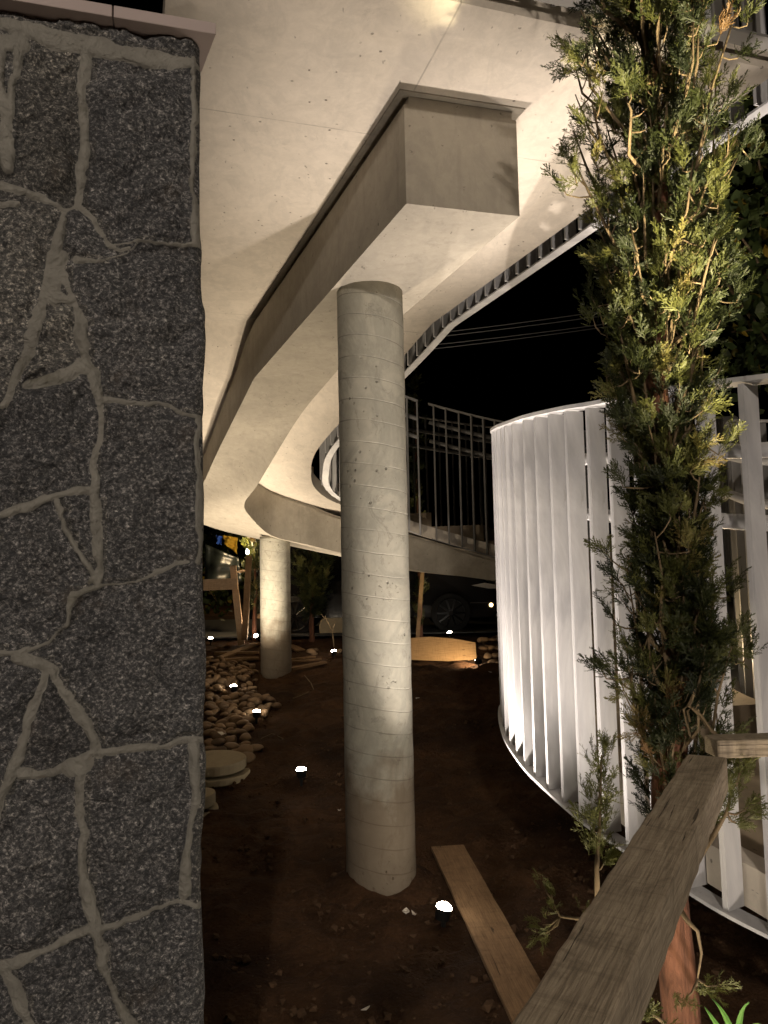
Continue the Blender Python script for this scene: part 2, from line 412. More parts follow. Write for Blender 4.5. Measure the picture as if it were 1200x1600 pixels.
inset = np.interp(par, [0, 5, 8, 9, 11, 12.5, 23], [.16, .14, .08, .0, .05, .25, .25])
zoff = np.interp(par, [0, 9, 11, 13, 23], [0, 0, -.05, -.12, -.12])
stair = empty('concrete_stair', (0, 6, G(6)), 'curving pale concrete stair and landing with smooth soffit carried on round columns', 'staircase')
TH = .15
# landing
SZW = SZ+CZ
e0, e1 = PZ(700, 0, SZW), PZ(915, 46, SZW); ed = (e1-e0).normalized()
A1 = K+Vector((-.15, -.05, 0)); rd = (PZ(850, 405, SZW)-K).normalized()
RIM0 = K+rd*3.62
A0 = RIM0+Vector((-.15, -.05, 0)); A0 = e0+ed*((A0-e0).dot(ed)); B0 = e0-ed*.99; B1 = Vector((-1.9, 6.1, SZW))
def dn(v, z): return Vector((v.x, v.y, v.z+z))
secs = []
for t in np.linspace(0, 1, 13):
    a = A0.lerp(A1, t); b = B0.lerp(B1, t)
    secs.append([b, b.lerp(a, .33), b.lerp(a, .66), a, dn(a, TH), dn(b.lerp(a, .66), TH), dn(b.lerp(a, .33), TH), dn(b, TH)])
for i in range(1, len(rows)):
    r = rows[i]; a = Vector((r[0], r[1], 0)); b = Vector((r[3], r[4], 0)); d = (b-a).normalized()
    z = r[2]+CZ+zoff[i]; a = a + d*inset[i]
    if i < NS: pass
    zo = float(np.interp(par[i], [0, 1, 2, 3, 5, 7], [0, -.13, .12, .12, .06, 0]))
    pts = [Vector((a.x+(b.x-a.x)*t, a.y+(b.y-a.y)*t, z+zo*t)) for t in (1, .67, .34, 0)]
    secs.append(pts+[p+Vector((0, 0, TH)) for p in pts[::-1]])
sl = MB(); sl.loft(secs); slab = sl.build('slab', m_soffit, stair)
# soft shading only along the run
me = slab.data
for p in me.polygons:
    if abs(p.normal.z) > .6: p.use_smooth = True
try:
    bpy.context.view_layer.objects.active = slab; slab.select_set(True); bpy.ops.object.shade_auto_smooth(angle=R(28)); slab.select_set(False)
except Exception as e: print('auto smooth', e)
def asmooth(o, a=30):
    try:
        bpy.ops.object.select_all(action='DESELECT'); bpy.context.view_layer.objects.active = o; o.select_set(True)
        bpy.ops.object.shade_auto_smooth(angle=R(a)); o.select_set(False)
    except Exception as e: print('auto smooth', e)
# beam: inner bottom edge, outer bottom edge, depth
BH = .498
def W(x, y, z): return Vector((x, y, z+CZ))
zb = CZ+1.60
Lb0 = PZ(635, 318, zb); Rb0 = PZ(812, 338, zb); Lc = PZ(397, 591, zb); Rc = PZ(527, 579, zb)
bst = [(Rc, Lc, BH), (W(-.76,6.85,1.41), P(340,706,7.5), .56), (W(-1.265,7.75,.945), P(316,758,8.3), .56),
       (P(382,787,8.3), W(-2.3,8.9,.75), .56), (P(392,808,8.7), W(-2.1,9.45,.60), .56), (P(425,837,9.1), W(-1.55,10.1,.46), .55),
       (P(480,851,9.4), W(-.95,10.45,.32), .52), (P(530,863,9.6), W(-.5,10.65,.22), .46), (P(642,889,9.7), W(.4,10.7,.02), .44),
       (P(787,910,9.4), W(1.75,10.4,-.14), .27), (W(2.12,8.6,-.33), W(3.0,9.2,-.33), .25), (W(2.05,7.3,-.62), W(2.9,7.4,-.62), .25),
       (W(1.6,6.0,-.9), W(2.4,5.9,-.9), .25)]
br = cr([(*a, *b, h) for a, b, h in bst], 14)
bs = []
def bsec(a, b, h):
    d = (a-b); d.z = 0; d.normalize(); i_ = d*.022; return [b]+[b.lerp(a, q/6) for q in range(1, 6)]+[a, dn(a, h-.045), dn(a-i_, h-.044), dn(a-i_, h-.006), dn(b+i_, h-.006), dn(b+i_, h-.044), dn(b, h-.045)]
bs.append(bsec(Rb0, Lb0, BH))
for t in (.25, .5, .75): bs.append(bsec(Rb0.lerp(Rc, t), Lb0.lerp(Lc, t), BH))
for r in br: bs.append(bsec(Vector(r[0:3]), Vector(r[3:6]), r[6]+.0))
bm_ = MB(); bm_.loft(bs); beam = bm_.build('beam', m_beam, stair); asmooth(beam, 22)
# formwork strip that stands proud round the head of the beam on the landing
def strip():
    f = (Lc-Lb0).normalized()*.03; r_ = (Rb0-Lb0).normalized()*.03
    c = [Lb0-f-r_, Rb0-f+r_, Rc+r_, Lc-r_]
    b = MB(); b.loft([[Vector((p.x, p.y, SZW-.006)) for p in c], [Vector((p.x, p.y, SZW+.01)) for p in c]]); b.build('joint_strip', m_beam, stair)
strip()
# steps on the flights
def steps():
    z0 = rows[0][2]; i = 0; n = len(rows)
    while i < n-2:
        j = i+1
        while j < n-1 and rows[i][2]+zoff[i]-(rows[j][2]+zoff[j]) < .165: j += 1
        top = rows[i][2]+zoff[i]+CZ+TH+.012
        b = MB(); secs = []
        for k in range(i, j+1):
            r = rows[k]; a = Vector((r[0], r[1], 0)); o = Vector((r[3], r[4], 0)); d = (o-a).normalized()
            a = a+d*(inset[k]+.1); o = o-d*.12
            zz = rows[k][2]+zoff[k]+CZ+TH-.06
            secs.append([Vector((o.x,o.y,zz)), Vector((a.x,a.y,zz)), Vector((a.x,a.y,top)), Vector((o.x,o.y,top))])
        b.loft(secs); b.build('step', m_step, stair)
        i = j
steps()

# ================================================================ COLUMNS
def column(base, topz, r, label, seed):
    rnd = random.Random(seed); g = base.z
    t = empty('concrete_column', (base.x, base.y, g), label, 'column', 'round cast concrete columns')
    n = 48; prof = [(r*1.02, -.35), (r*1.0, .0), (r, .02)]
    H = topz-g
    prof = [(r, -.35)] + [(r*(1+.006*math.sin(k*1.7+seed)), H*k/40) for k in range(41)]
    b = MB(); b.lathe(prof, n); b.build('shaft', m_col, t, True, world=False)
    f = MB(); sg = []                          # soil heaped unevenly round the foot
    for k in range(36):
        an = 2*math.pi*k/36; q = r*(1.0+.02*rnd.random()); hh = .02+.035*math.sin(an*2+seed)+.02*rnd.random()
        sg.append((an, q, hh))
    f.loft([[Vector((q*1.9*math.cos(a_), q*1.9*math.sin(a_), -.04)) for a_, q, h_ in sg],
            [Vector((q*1.25*math.cos(a_), q*1.25*math.sin(a_), h_*.5)) for a_, q, h_ in sg],
            [Vector((r*.98*math.cos(a_), r*.98*math.sin(a_), h_)) for a_, q, h_ in sg]], False)
    so = f.build('soil_heap', m_soil, None, True, world=False); so.location = t.location; tag(so, kind='structure')
    return t
c1 = P(596, 1375, 4.28); c1.z = G(4.28)
c1x = P(581, 470, 4.30)
column(Vector((c1.x-.0, 4.28, G(4.28))), zb+.0, .188, 'tall round concrete column nearest the viewer, pitted and ringed by formwork', 1)
column(Vector((-1.35, 9.45, G(9.4))), CZ+.48, .185, 'shorter round concrete column farther off, soil stained at its foot', 2)

# ================================================================ FENCES
bal_cache = {}
def baluster_mesh(h, mat):
    key = (round(h, 3), mat.name)
    if key in bal_cache: return bal_cache[key]
    b = MB(); w_, t_ = .080, .007              # U-shaped folded fin: broad web and two narrow lips
    b.box((0, 0, h/2), (w_, t_, h)); b.box((-w_/2+.002, .0095, h/2), (.006, .013, h)); b.box((w_/2-.002, .0095, h/2), (.006, .013, h))
    me = bpy.data.meshes.new('baluster'); me.from_pydata(b.v, [], b.f); me.materials.append(mat)
    bal_cache[key] = me; return me
def fence(line, label, mat=None, h=1.70, sp=.150, side=1, start=.07, base=True, lip=.07, group='vertical fin guard rails of the stair', yaw=0.):
    """line: rail points, side=+1 puts the tubes to the right of the run"""
    mat = mat or m_paint
    line = [Vector(p) for p in line]
    mid = line[len(line)//2]
    t = empty('fin_fence', (mid.x, mid.y, mid.z), label, 'fence', group)
    def bar(off, dz, wx, wz, name):
        secs = []
        for i, p in enumerate(line):
            d = (line[min(i+1, len(line)-1)]-line[max(i-1, 0)]); d.z = 0; d.normalize(); nr = Vector((d.y, -d.x, 0))
            c = p+nr*off*side+Vector((0, 0, dz))
            secs.append([c-nr*wx/2-Vector((0,0,wz/2)), c+nr*wx/2-Vector((0,0,wz/2)), c+nr*wx/2+Vector((0,0,wz/2)), c-nr*wx/2+Vector((0,0,wz/2))])
        b = MB(); b.loft(secs); o = b.build(name, mat, t); return o
    bar(-.02, 0, lip, .012, 'bottom_rail'); bar(0, h+.006, .095, .016, 'top_rail')
    for fr in (.875, .735):
        b = MB(); pts = []
        for i, p in enumerate(line):
            d = (line[min(i+1, len(line)-1)]-line[max(i-1, 0)]); d.z = 0; d.normalize(); nr = Vector((d.y, -d.x, 0))
            pts.append(p+nr*(.043+.028)*side+Vector((0,0,h*fr)))
        b.tube(pts, .027, 10); b.build('middle_rail', mat, t, True)
    me = baluster_mesh(h-.014, mat)
    s = start; acc = 0; n = 0
    for i in range(len(line)-1):
        a, c = line[i], line[i+1]; L = (c-a).length
        while s <= acc+L:
            p = a.lerp(c, (s-acc)/L); d = c-a; ang = math.atan2(d.y, d.x)
            o = bpy.data.objects.new('baluster', me); COL.objects.link(o); o.parent = t
            o.location = p+Vector((0,0,.007))-t.location; o.rotation_euler = (random.uniform(-.004,.004), random.uniform(-.004,.004), ang+math.pi/2+yaw+random.uniform(-.05,.05)); n += 1
            s += sp
        acc += L
    return t
land = [RIM0.lerp(K, k/10) for k in range(10)]
i9 = 8*NS+2
fence(land+rim[:i9], 'white fin guard rail along the high landing edge, seen from below against the night sky', sp=.15, side=-1)
i12 = int(11.4*NS)
fence(rim[i9:i12], 'white fin guard rail, darkened for shade, on the descending curve beyond the near column', mat=m_grey_shaded, sp=.165, side=-1)
fence(rim[i12:], 'white fin guard rail on the low flight, wrapping round right of the near column', side=-1, sp=.150)
# outer guard rails
def outer(i0, i1):
    out = []
    for i in range(i0, i1):
        r = rows[i]; o = Vector((r[3], r[4], r[2]+CZ+zoff[i]+TH)); out.append(o)
    return out
fence(outer(4*NS, 10*NS), 'outer guard rail, darkened for shade, glimpsed behind the descending curve', mat=m_grey_shaded, sp=.2, side=1)
fence(outer(11*NS, len(rows)), 'dim outer guard rail across the low flight, seen through the white fins', mat=m_grey_shaded, sp=.2, side=1)
f0 = B0+Vector((.02, -.04, .05)); f1 = A0+Vector((.08, -.03, .05))
fence([f0.lerp(f1, k/8) for k in range(9)], 'fin guard rail, darkened for shade, above the front edge of the landing', mat=m_grey_shaded, sp=.15, side=-1)

# ================================================================ GRANITE WALL
WA = R(16); wd = Vector((math.cos(WA), math.sin(WA), 0)); wn_ = Vector((math.sin(WA), -math.cos(WA), 0))
WC = ray(317, 900); WC = CAM + WC*(1.70/WC.y); WC.z = 0
def wallpt(px, py):
    r = ray(px, py); t = (WC-CAM).dot(wn_)/r.dot(wn_); p = CAM+r*t
    return (p-WC).dot(wd), p.z
MORT = [([(135,78),(130,130),(136,190),(128,260),(122,325)], 8), ([(0,38),(60,52),(110,68),(200,88),(310,104)], 15),
 ([(-5,288),(40,300),(75,320),(100,332),(122,325)], 5), ([(122,322),(147,345),(160,372),(175,385)], 7),
 ([(165,382),(190,380),(215,378),(260,382),(316,386)], 5), ([(120,410),(160,408),(200,398),(215,380)], 4), ([(170,385),(185,395),(198,388)], 10),
 ([(103,335),(93,370),(80,420),(62,480),(47,540),(30,590),(8,632)], 7), ([(85,410),(88,440),(85,470)], 15), ([(75,465),(95,465),(108,470)],14),
 ([(100,430),(115,465),(127,510),(132,550),(150,590)], 7), ([(45,607),(90,592),(125,572),(148,582)], 9),
 ([(148,585),(155,640),(150,700),(147,770),(152,830),(153,905)], 7.5), ([(160,624),(210,628),(260,637),(306,650)], 6),
 ([(-5,808),(40,793),(80,778),(110,768),(148,770)], 6), ([(90,785),(104,830),(133,880),(152,910)], 5), ([(140,905),(152,880)], 6),
 ([(152,912),(180,908),(215,908),(250,895),(296,880)], 4.5), ([(150,914),(115,926),(105,945),(104,975),(70,1002)], 5),
 ([(-5,1020),(40,1016),(70,1000)], 5), ([(30,1022),(60,1034),(80,1048)], 13), ([(66,1035),(97,1080),(138,1130),(155,1178)], 8),
 ([(66,1050),(46,1120),(28,1185),(5,1240),(-4,1275)], 7), ([(35,1208),(80,1206),(118,1192),(145,1177),(220,1166),(316,1154)], 6),
 ([(110,1200),(135,1195)], 13), ([(128,1190),(124,1250),(130,1340),(145,1420),(155,1450)], 9),
 ([(302,1162),(300,1280),(292,1395)], 10), ([(305,95),(303,200),(308,384)], 8), ([(308,655),(314,760),(312,880)], 9),
 ([(155,1450),(100,1466),(50,1490),(-5,1512)], 8), ([(155,1450),(220,1424),(280,1408),(318,1412)], 4),
 ([(150,1455),(160,1500),(180,1560),(212,1610)], 7), ([(8,1510),(30,1560),(52,1610)], 7), ([(28,58),(25,110),(15,165),(8,200),(3,235)], 7),]
def granite_wall():
    cell = .0036
    ulen, zb_, zt_ = 1.25, G(1)-.0, wallpt(317, 72)[1]
    zb_ = CZ-1.35
    us = np.arange(-ulen, .0001, cell); zs = np.arange(zb_, zt_, cell)
    U, Z = np.meshgrid(us, zs)
    # wobble the lines a little, then distance to the nearest joint
    Uw = U+(vnoise(U+9, Z, 22, 5)-.5)*.014+(vnoise(U+9, Z, 70, 6)-.5)*.006; Zw = Z+(vnoise(U+9, Z, 22, 7)-.5)*.014+(vnoise(U+9, Z, 70, 8)-.5)*.006
    D = np.full(U.shape, 9.); WV = .25+1.35*vnoise(U+9, Z, 11, 21)
    segs = []
    for pl, hw in MORT:
        q = [wallpt(*p) for p in pl]; k = .0014 if True else 0
        sc = .0013
        segs += [(q[i], q[i+1], hw*sc) for i in range(len(q)-1)]
    u0 = wallpt(0, 800)[0]
    segs += [((2*u0-a[0], a[1]-.04), (2*u0-b[0], b[1]-.04), h) for a, b, h in segs if min(a[0], b[0]) < 2]
    for a, b, h in segs:
        ax, ay = a; bx, by = b; dx, dy = bx-ax, by-ay; L2 = dx*dx+dy*dy+1e-9
        t = np.clip(((Uw-ax)*dx+(Zw-ay)*dy)/L2, 0, 1)
        D = np.minimum(D, np.hypot(Uw-ax-t*dx, Zw-ay-t*dy)-h*WV)
    mort = np.clip(.5-D/.004, 0, 1)
    q4 = D[::4, ::4] > .001; lab = np.zeros(q4.shape, int); nl = 0
    for a0 in range(q4.shape[0]):
        for b0 in range(q4.shape[1]):
            if q4[a0, b0] and lab[a0, b0] == 0:
                nl += 1; st = [(a0, b0)]; lab[a0, b0] = nl
                while st:
                    x_, y_ = st.pop()
                    for x2, y2 in ((x_+1, y_), (x_-1, y_), (x_, y_+1), (x_, y_-1)):
                        if 0 <= x2 < q4.shape[0] and 0 <= y2 < q4.shape[1] and q4[x2, y2] and lab[x2, y2] == 0: lab[x2, y2] = nl; st.append((x2, y2))
    tones = np.random.RandomState(12).rand(nl+1); tone = tones[np.repeat(np.repeat(lab, 4, 0), 4, 1)[:U.shape[0], :U.shape[1]]]
    rough = (np.abs(vnoise(U, Z, 6, 10)-.5)+np.abs(vnoise(U*.8+Z*.6, Z*.8-U*.6, 11, 30)-.5)-.5)*.05+(vnoise(U, Z, 26, 11)-.5)*.016+(vnoise(U, Z, 60, 12)-.5)*.010+(vnoise(U, Z, 140, 13)-.5)*.006
    stone = np.clip(D/.03, 0, 1)**.5*.017+rough*np.clip(D/.015, 0, 1)
    mo = .009+np.clip(-D/.010, 0, 1)*.004+(vnoise(U, Z, 14, 14)-.5)*.016+(vnoise(U, Z, 60, 24)-.5)*.006+(vnoise(U, Z, 170, 25)-.5)*.003
    H = stone*(1-mort)+mo*mort
    # rounded, slightly ragged outer corner
    e = np.clip(-U/.02, 0, 1); H = H-(1-e)**2*.02+(vnoise(U*0, Z, 9, 15)-.5)*.012*(1-e)
    edge = (vnoise(U*0+3, Z, 7, 16)-.5)*.016*np.clip(1+U/.08, 0, 1)
    X = WC.x+wd.x*(U+edge)+wn_.x*H; Y = WC.y+wd.y*(U+edge)+wn_.y*H
    nu, nz = len(us), len(zs)
    V = np.stack([X, Y, Z], -1).reshape(-1, 3)
    i = np.arange(nz-1)[:, None]*nu+np.arange(nu-1)[None]
    F = np.stack([i, i+1, i+nu+1, i+nu], -1).reshape(-1, 4)
    # end face, back and lower rows
    base = len(V); col0 = np.arange(nz)*nu+nu-1; ext = []
    for k, dd in enumerate((.03, .42)):
        p = V[col0].copy(); r_ = (vnoise(Z[:, -1]*1.0, Z[:, -1]*0+k, 14, 17)-.5)*.01
        p[:, 0] += -wn_.x*dd+wd.x*r_; p[:, 1] += -wn_.y*dd+wd.y*r_; ext.append(p)
    V = np.vstack([V]+ext); a = col0[:-1]; b = col0[1:]; c0 = base+np.arange(nz-1); c1_ = c0+1
    F = np.vstack([F, np.stack([a, c0, c1_, b], -1), np.stack([c0, c0+nz, c1_+nz, c1_], -1)])
    k = M('granite', .78, .35)
    at = k.n('Attribute'); at.attribute_name = 'joint'
    g1 = k.noise(115, 6, .8, k.mp((1, 1, 1.25), (0, .3, 0)), .4); g2 = k.noise(85, 4, .7, dist=1.0); big = k.noise(2.6, 4)
    col = k.ramp(g1, [(.38, (.026, .028, .030)), (.5, (.10, .103, .104)), (.57, (.26, .26, .25)), (.66, (.68, .67, .63))])
    col = k.mix(k.ramp(g2, [(.45, 0), (.6, .7)]), col, (.045, .048, .052))
    col = k.mix(.5, col, k.mix(k.ramp(big, [(.35, 0), (.65, 1)]), (1.05, .99, .97), (2.1, 1.98, 1.86)), 'MULTIPLY')
    tn = k.n('Attribute'); tn.attribute_name = 'tone'
    blk = k.ramp(tn.outputs['Fac'], [(0, (.6, .6, .64)), (.4, (1.1, 1.08, 1.0)), (.7, (.8, .82, .9)), (1, (1.5, 1.47, 1.36))])
    col = k.mix(.75, col, blk, 'MULTIPLY')
    rust = k.ramp(k.noise(9, 5, .7), [(.58, 0), (.72, 1)])
    col = k.mix(k.math('MULTIPLY', rust, .35), col, (.12, .09, .06))
    mc = k.mix(k.noise(16, 6), (.20, .192, .168), (.46, .445, .395))
    moss = k.ramp(k.noise(7, 5, .7), [(.6, 0), (.7, 1)])
    mc = k.mix(k.math('MULTIPLY', moss, .4), mc, (.09, .085, .04))
    f = k.ramp(at.outputs['Fac'], [(.35, 0), (.65, 1)])
    nor = k.bump(g1, .7, .006); nor = k.bump(k.noise(30, 6, .75, dist=1.), .6, .014, nor); nor = k.bump(k.noise(11, 5, .65, dist=1.5), .7, .03, nor); nor = k.bump(k.noise(300, 3), .2, .002, nor)
    mat = k.out(k.mix(f, col, mc), nor)
    t = empty('granite_wall', (WC.x, WC.y, G(1.7)), 'rough granite stone wall with raised mortar joints, filling the left side', 'wall')
    o = npmesh('stone_facing', V, F, mat, t, True)
    full = np.concatenate([mort.reshape(-1), mort[:, -1]*0+.3, mort[:, -1]*0+.3])
    at_ = o.data.attributes.new('joint', 'FLOAT', 'POINT'); at_.data.foreach_set('value', full.astype(np.float32))
    ft = np.concatenate([tone.reshape(-1), tone[:, -1], tone[:, -1]]); at2 = o.data.attributes.new('tone', 'FLOAT', 'POINT'); at2.data.foreach_set('value', ft.astype(np.float32))
    # body of the wall behind and below the facing, going on out of frame
    b = MB(); rings = []
    for u in (-4.0, -.012):
        p = [WC+wd*u-wn_*.02, WC+wd*u-wn_*.40]
        rings.append([Vector((p[0].x, p[0].y, CZ-1.9)), Vector((p[1].x, p[1].y, CZ-1.9)), Vector((p[1].x, p[1].y, zt_-.01)), Vector((p[0].x, p[0].y, zt_-.01))])
    b.loft(rings); b.build('core', m_block, t)
    # cap slab: two stones and an overhang
    kk = plain('cap_stone', (.46, .38, .36), .6, 0, .4, .1, 8)
    for (u0_, u1_) in ((-4.0, -.195), (-.192, .030)):
        b = MB(); rings = []
        for u in (u0_, u1_):
            p = [WC+wd*u+wn_*.045, WC+wd*(u-(.09 if u > 0 else 0))-wn_*.46]
            rings.append([Vector((p[0].x, p[0].y, zt_+.002)), Vector((p[1].x, p[1].y, zt_+.002)), Vector((p[1].x, p[1].y, zt_+.03)), Vector((p[0].x, p[0].y, zt_+.03))])
        b.loft(rings); b.build('cap_stone', kk, t, bevel=.002)
granite_wall()

# ================================================================ TIMBER
def board(name, a, b, wv, th, mat, label, cat, group=None, parent=None, taper=0, bow=0., seg=14, rag=.002, upv=None, bev=.002):
    """board from a to b, width wv, thickness th; local x runs along the grain"""
    a = Vector(a); b = Vector(b); d = (b-a); L = d.length; x = d.normalized()
    upv = Vector(upv) if upv is not None else Vector((0, 0, 1)); y = upv.cross(x).normalized(); z = x.cross(y)
    rnd = random.Random(hash((round(L, 3), round(a.x, 3))) & 0xffff); rings = []
    for i in range(seg+1):
        t = i/seg; ww = wv*(1-taper*t)/2; c = bow*math.sin(math.pi*t)
        j = [rnd.uniform(-rag, rag) for _ in range(8)]
        rings.append([Vector((L*t, -ww+j[0], -th/2+j[1]*.4+c)), Vector((L*t, ww+j[2], -th/2+j[3]*.4+c)), Vector((L*t, ww+j[4], th/2+j[5]*.4+c)), Vector((L*t, -ww+j[6], th/2+j[7]*.4+c))])
    m_ = MB(); m_.loft(rings); o = m_.build(name, mat, parent, world=False, bevel=bev)
    Mx = Matrix((x, y, z)).transposed().to_4x4(); Mx.translation = a
    if parent is not None: Mx.translation = a-parent.location
    o.rotation_mode = 'QUATERNION'; o.location = Mx.translation; o.rotation_quaternion = Mx.to_quaternion()
    if parent is None: tag(o, label, cat, group)
    return o
# weathered beam tied across the cypress: near end bottom centre of the picture
bz = -.483
bb = PZ(1104, 1180, CZ-.445); ba = PZ(950, 1460, CZ-.445); ba = ba+(ba-bb)*.47; ba.z = bb.z = CZ+bz
board('timber_beam', ba, bb, .087, .075, m_grey_wood, 'thick weathered timber beam running from the bottom edge back to the cypress', 'beam', seg=40, rag=.0016, bev=.004)
cx0 = W(.79, 1.985, bz+.052); 
board('timber_batten', W(.775, bb.y+.03, -.432), W(1.6, bb.y+.06, -.428), .07, .042, m_pale_wood if False else m_grey_wood, 'short rough timber batten nailed across the far end of the weathered beam', 'beam', seg=24, rag=.0012, bev=.003)
board('long_plank', ong(698, 1334)+Vector((.005,0,.035)), P(862, 1640, 2.86), .19, .024, m_plank, 'long wide plank lying on the dark soil right of the near column', 'plank', seg=24, rag=.0015)

# plywood offcut with a stepped corner, propped on its long edge
def plywood():
    pts = [(640,1031),(640,997),(672,995),(700,997),(722,1000),(743,1004),(745,1034),(732,1035),(731,1031),(700,1033)]
    q = []
    for px, py in pts:
        p = ong(px, 1034); base = p.y; t_ = (1034-py)/38; q.append(P(px, py, 10.25+t_*.3))
    n = len(q); b = MB(); off = Vector((0, .018, -.004)); b.loft([q, [p+off for p in q]])
    tag(b.build('plywood_sheet', m_ply), 'bent sheet of orange brown plywood standing on the soil beyond the near column', 'plywood')
plywood()
# loose planks heaped behind and beside the far column
PL = [((345,1028,9.5),(402,1004,9.7),.12,.03,'rough plank topmost of the pile left of the far column'),
      ((336,1020,9.35),(404,1019,9.3),.10,.035,'rough plank second from the top left of the far column'),
      ((340,1032,9.2),(404,1028,9.15),.10,.035,'rough plank at the bottom of the pile left of the far column'),
      ((452,1008,9.9),(470,1016,9.75),.14,.03,'short plank end leaning out right of the far column'),
      ((452,1031,9.4),(492,1026,9.6),.05,.025,'thin slat topmost of the three right of the far column'),
      ((452,1035,9.3),(502,1030,9.5),.05,.025,'thin slat in the middle of the three right of the far column'),
      ((454,1046,9.1),(508,1035,9.35),.09,.03,'wider board lowest of the three right of the far column')]
for a, b, wv, th, lab in PL:
    a = ong(a[0], a[1]+7); b = ong(b[0], b[1]+7); a.z += .06; b.z += .06
    board('plank', a, b, wv, th, m_plank, lab, 'plank', 'planks heaped by the far column')
# timber A-frame propping young trees, left
t = empty('timber_prop', P(372, 1005, 12.2), 'pale timber prop with one nailed crosspiece and a lit leg, left of the far column', 'tree prop')
board('post', P(378, 1014, 12.2), P(364, 884, 12.3), .10, .05, m_pale_wood, None, None, parent=t, upv=(0,-1,0))
board('crosspiece', P(318, 914, 12.22), P(371, 912, 12.14), .03, .175, m_pale_wood, None, None, parent=t, upv=(0,0,1))
board('rail', P(362, 895, 12.3), P(404, 889, 12.9), .04, .03, m_pale_wood, None, None, parent=t)
board('timber_post', P(382, 1000, 12.2), P(389, 868, 12.2), .09, .05, m_plank, 'dim upright timber post standing between the lit prop and the far column', 'post', upv=(0,-1,0))
board('timber_stake', P(652, 1000, 12), P(661, 880, 12), .06, .05, m_plank, 'leaning timber stake in front of the slim lit cypress beyond the plywood', 'stake', upv=(0,-1,0))
# low plastered block
b = MB(); c = P(517, 992, 13.2); pr = [(-.19,0),(-.2,.18),(-.165,.29),(-.1,.315),(.3,.315),(.3,0)]
b.loft([[Vector((c.x+x, c.y-.0, c.z+z-.03)) for x, z in pr], [Vector((c.x+x, c.y+.35, c.z+z-.03)) for x, z in pr]])
tag(b.build('concrete_block', m_block, bevel=.02), 'low pale concrete block with one rounded corner between the two columns', 'block')

# concrete stepping discs, stacked
def disc(c, r, h, lab, tilt=(0,0)):
    b = MB(); rnd = random.Random(int(r*1e4+c[2]*1e3)); n = 40; jr = [1+rnd.uniform(-.012, .012) for _ in range(n)]
    def ring(rr, z): return [Vector((rr*jr[k]*math.cos(6.2832*k/n), rr*jr[k]*math.sin(6.2832*k/n), z)) for k in range(n)]
    b.loft([ring(r*.95, 0), ring(r, .008), ring(r, h-.01), ring(r*.985, h)])
    o = b.build('paving_disc', m_block, world=False, smooth=False); o.location = c; o.rotation_euler = (tilt[0], tilt[1], rnd.random()*6)
    tag(o, lab, 'paving disc', 'round concrete paving discs')
q = ong(326, 1226); disc((q.x, q.y+.2, q.z-.01), .27, .055, 'round concrete disc at the bottom of the farther stack beside the wall')
disc((q.x-.01, q.y+.2, q.z+.07), .25, .075, 'round concrete disc on top of the farther stack, litter lying on it', (.03, .02))
q = ong(290, 1282); disc((q.x-.03, q.y+.1, q.z-.01), .22, .06, 'round concrete disc at the bottom of the nearer stack, half hidden by the wall')
disc((q.x-.04, q.y+.1, q.z+.065), .21, .075, 'round concrete disc on top of the nearer stack, half hidden by the wall', (.02, -.03))

# ================================================================ RIVER STONES
def stone_mesh(seed):
    import bmesh
    bm = bmesh.new(); bmesh.ops.create_icosphere(bm, subdivisions=3, radius=1); rs = random.Random(seed)
    k = [(Vector((rs.uniform(-1,1), rs.uniform(-1,1), rs.uniform(-1,1))).normalized(), rs.uniform(-.34,.26)) for _ in range(9)]
    sx, sy, sz = rs.uniform(.85,1.3), rs.uniform(.7,.95), rs.uniform(.5,.75)
    for v in bm.verts:
        n = v.co.normalized(); f = 1+sum(a*max(0, n.dot(d))**3 for d, a in k); v.co = Vector((n.x*sx, n.y*sy, n.z*sz))*f
    me = bpy.data.meshes.new('river_stone'); bm.to_mesh(me); bm.free()
    for p in me.polygons: p.use_smooth = True
    me.materials.append(m_peb); return me
SM = [stone_mesh(i) for i in range(9)]
def stones(cells, lab, group, seed):
    rnd = random.Random(seed); placed = []
    for (px, py, r, dz) in cells:
        p = ong(px, py); r *= rnd.uniform(.8, 1.25)
        o = bpy.data.objects.new('river_stone', rnd.choice(SM)); COL.objects.link(o)
        o.location = (p.x+rnd.uniform(-.02,.02), p.y+rnd.uniform(-.03,.03), G(p.y)+r*.42+dz)
        o.scale = (r, r, r); o.rotation_euler = (rnd.uniform(-.35,.35), rnd.uniform(-.35,.35), rnd.uniform(0,6.28))
        tag(o, lab, 'stone', group)
rnd = random.Random(3); cells = []
y = 1036
while y < 1196:                               # the heap narrows towards the far end, spreads at the near end
    rr = .044+.018*(y-1036)/160; stepx = rr*1200/ong(380, y).y*1.75
    xmax = float(np.interp(y, [1036, 1060, 1090, 1108, 1120, 1150, 1180, 1196], [396, 396, 400, 442, 415, 388, 402, 398]))
    x = 322+rnd.uniform(0, 8)
    while x < xmax:
        if not (abs(x-365) < 9 and abs(y-1086) < 8) and not (abs(x-401) < 9 and abs(y-1128) < 9):
            cells.append((x+rnd.uniform(-3,3), y+rnd.uniform(-2,2), rr, rnd.uniform(0,.03)+(.05 if x < 350 and rnd.random() < .4 else 0)))
        x += stepx*rnd.uniform(.8, 1.15)
    y += stepx*.42
stones(cells, 'rounded brown river stone in the heap between the granite wall and the far column', 'stones in the heap beside the granite wall', 5)
cells = [(x+rnd.uniform(-3,3), y, .055, dz) for y, xs, dz in ((1014, range(752, 800, 9), .10), (1022, range(750, 800, 10), .06), (1030, range(760, 800, 10), .02), (1040, range(766, 800, 12), 0), (1008, range(772, 800, 9), .08)) for x in xs]
stones(cells, 'tan river stone in the small heap between the plywood and the white fence', 'stones in the small heap by the fence', 6)
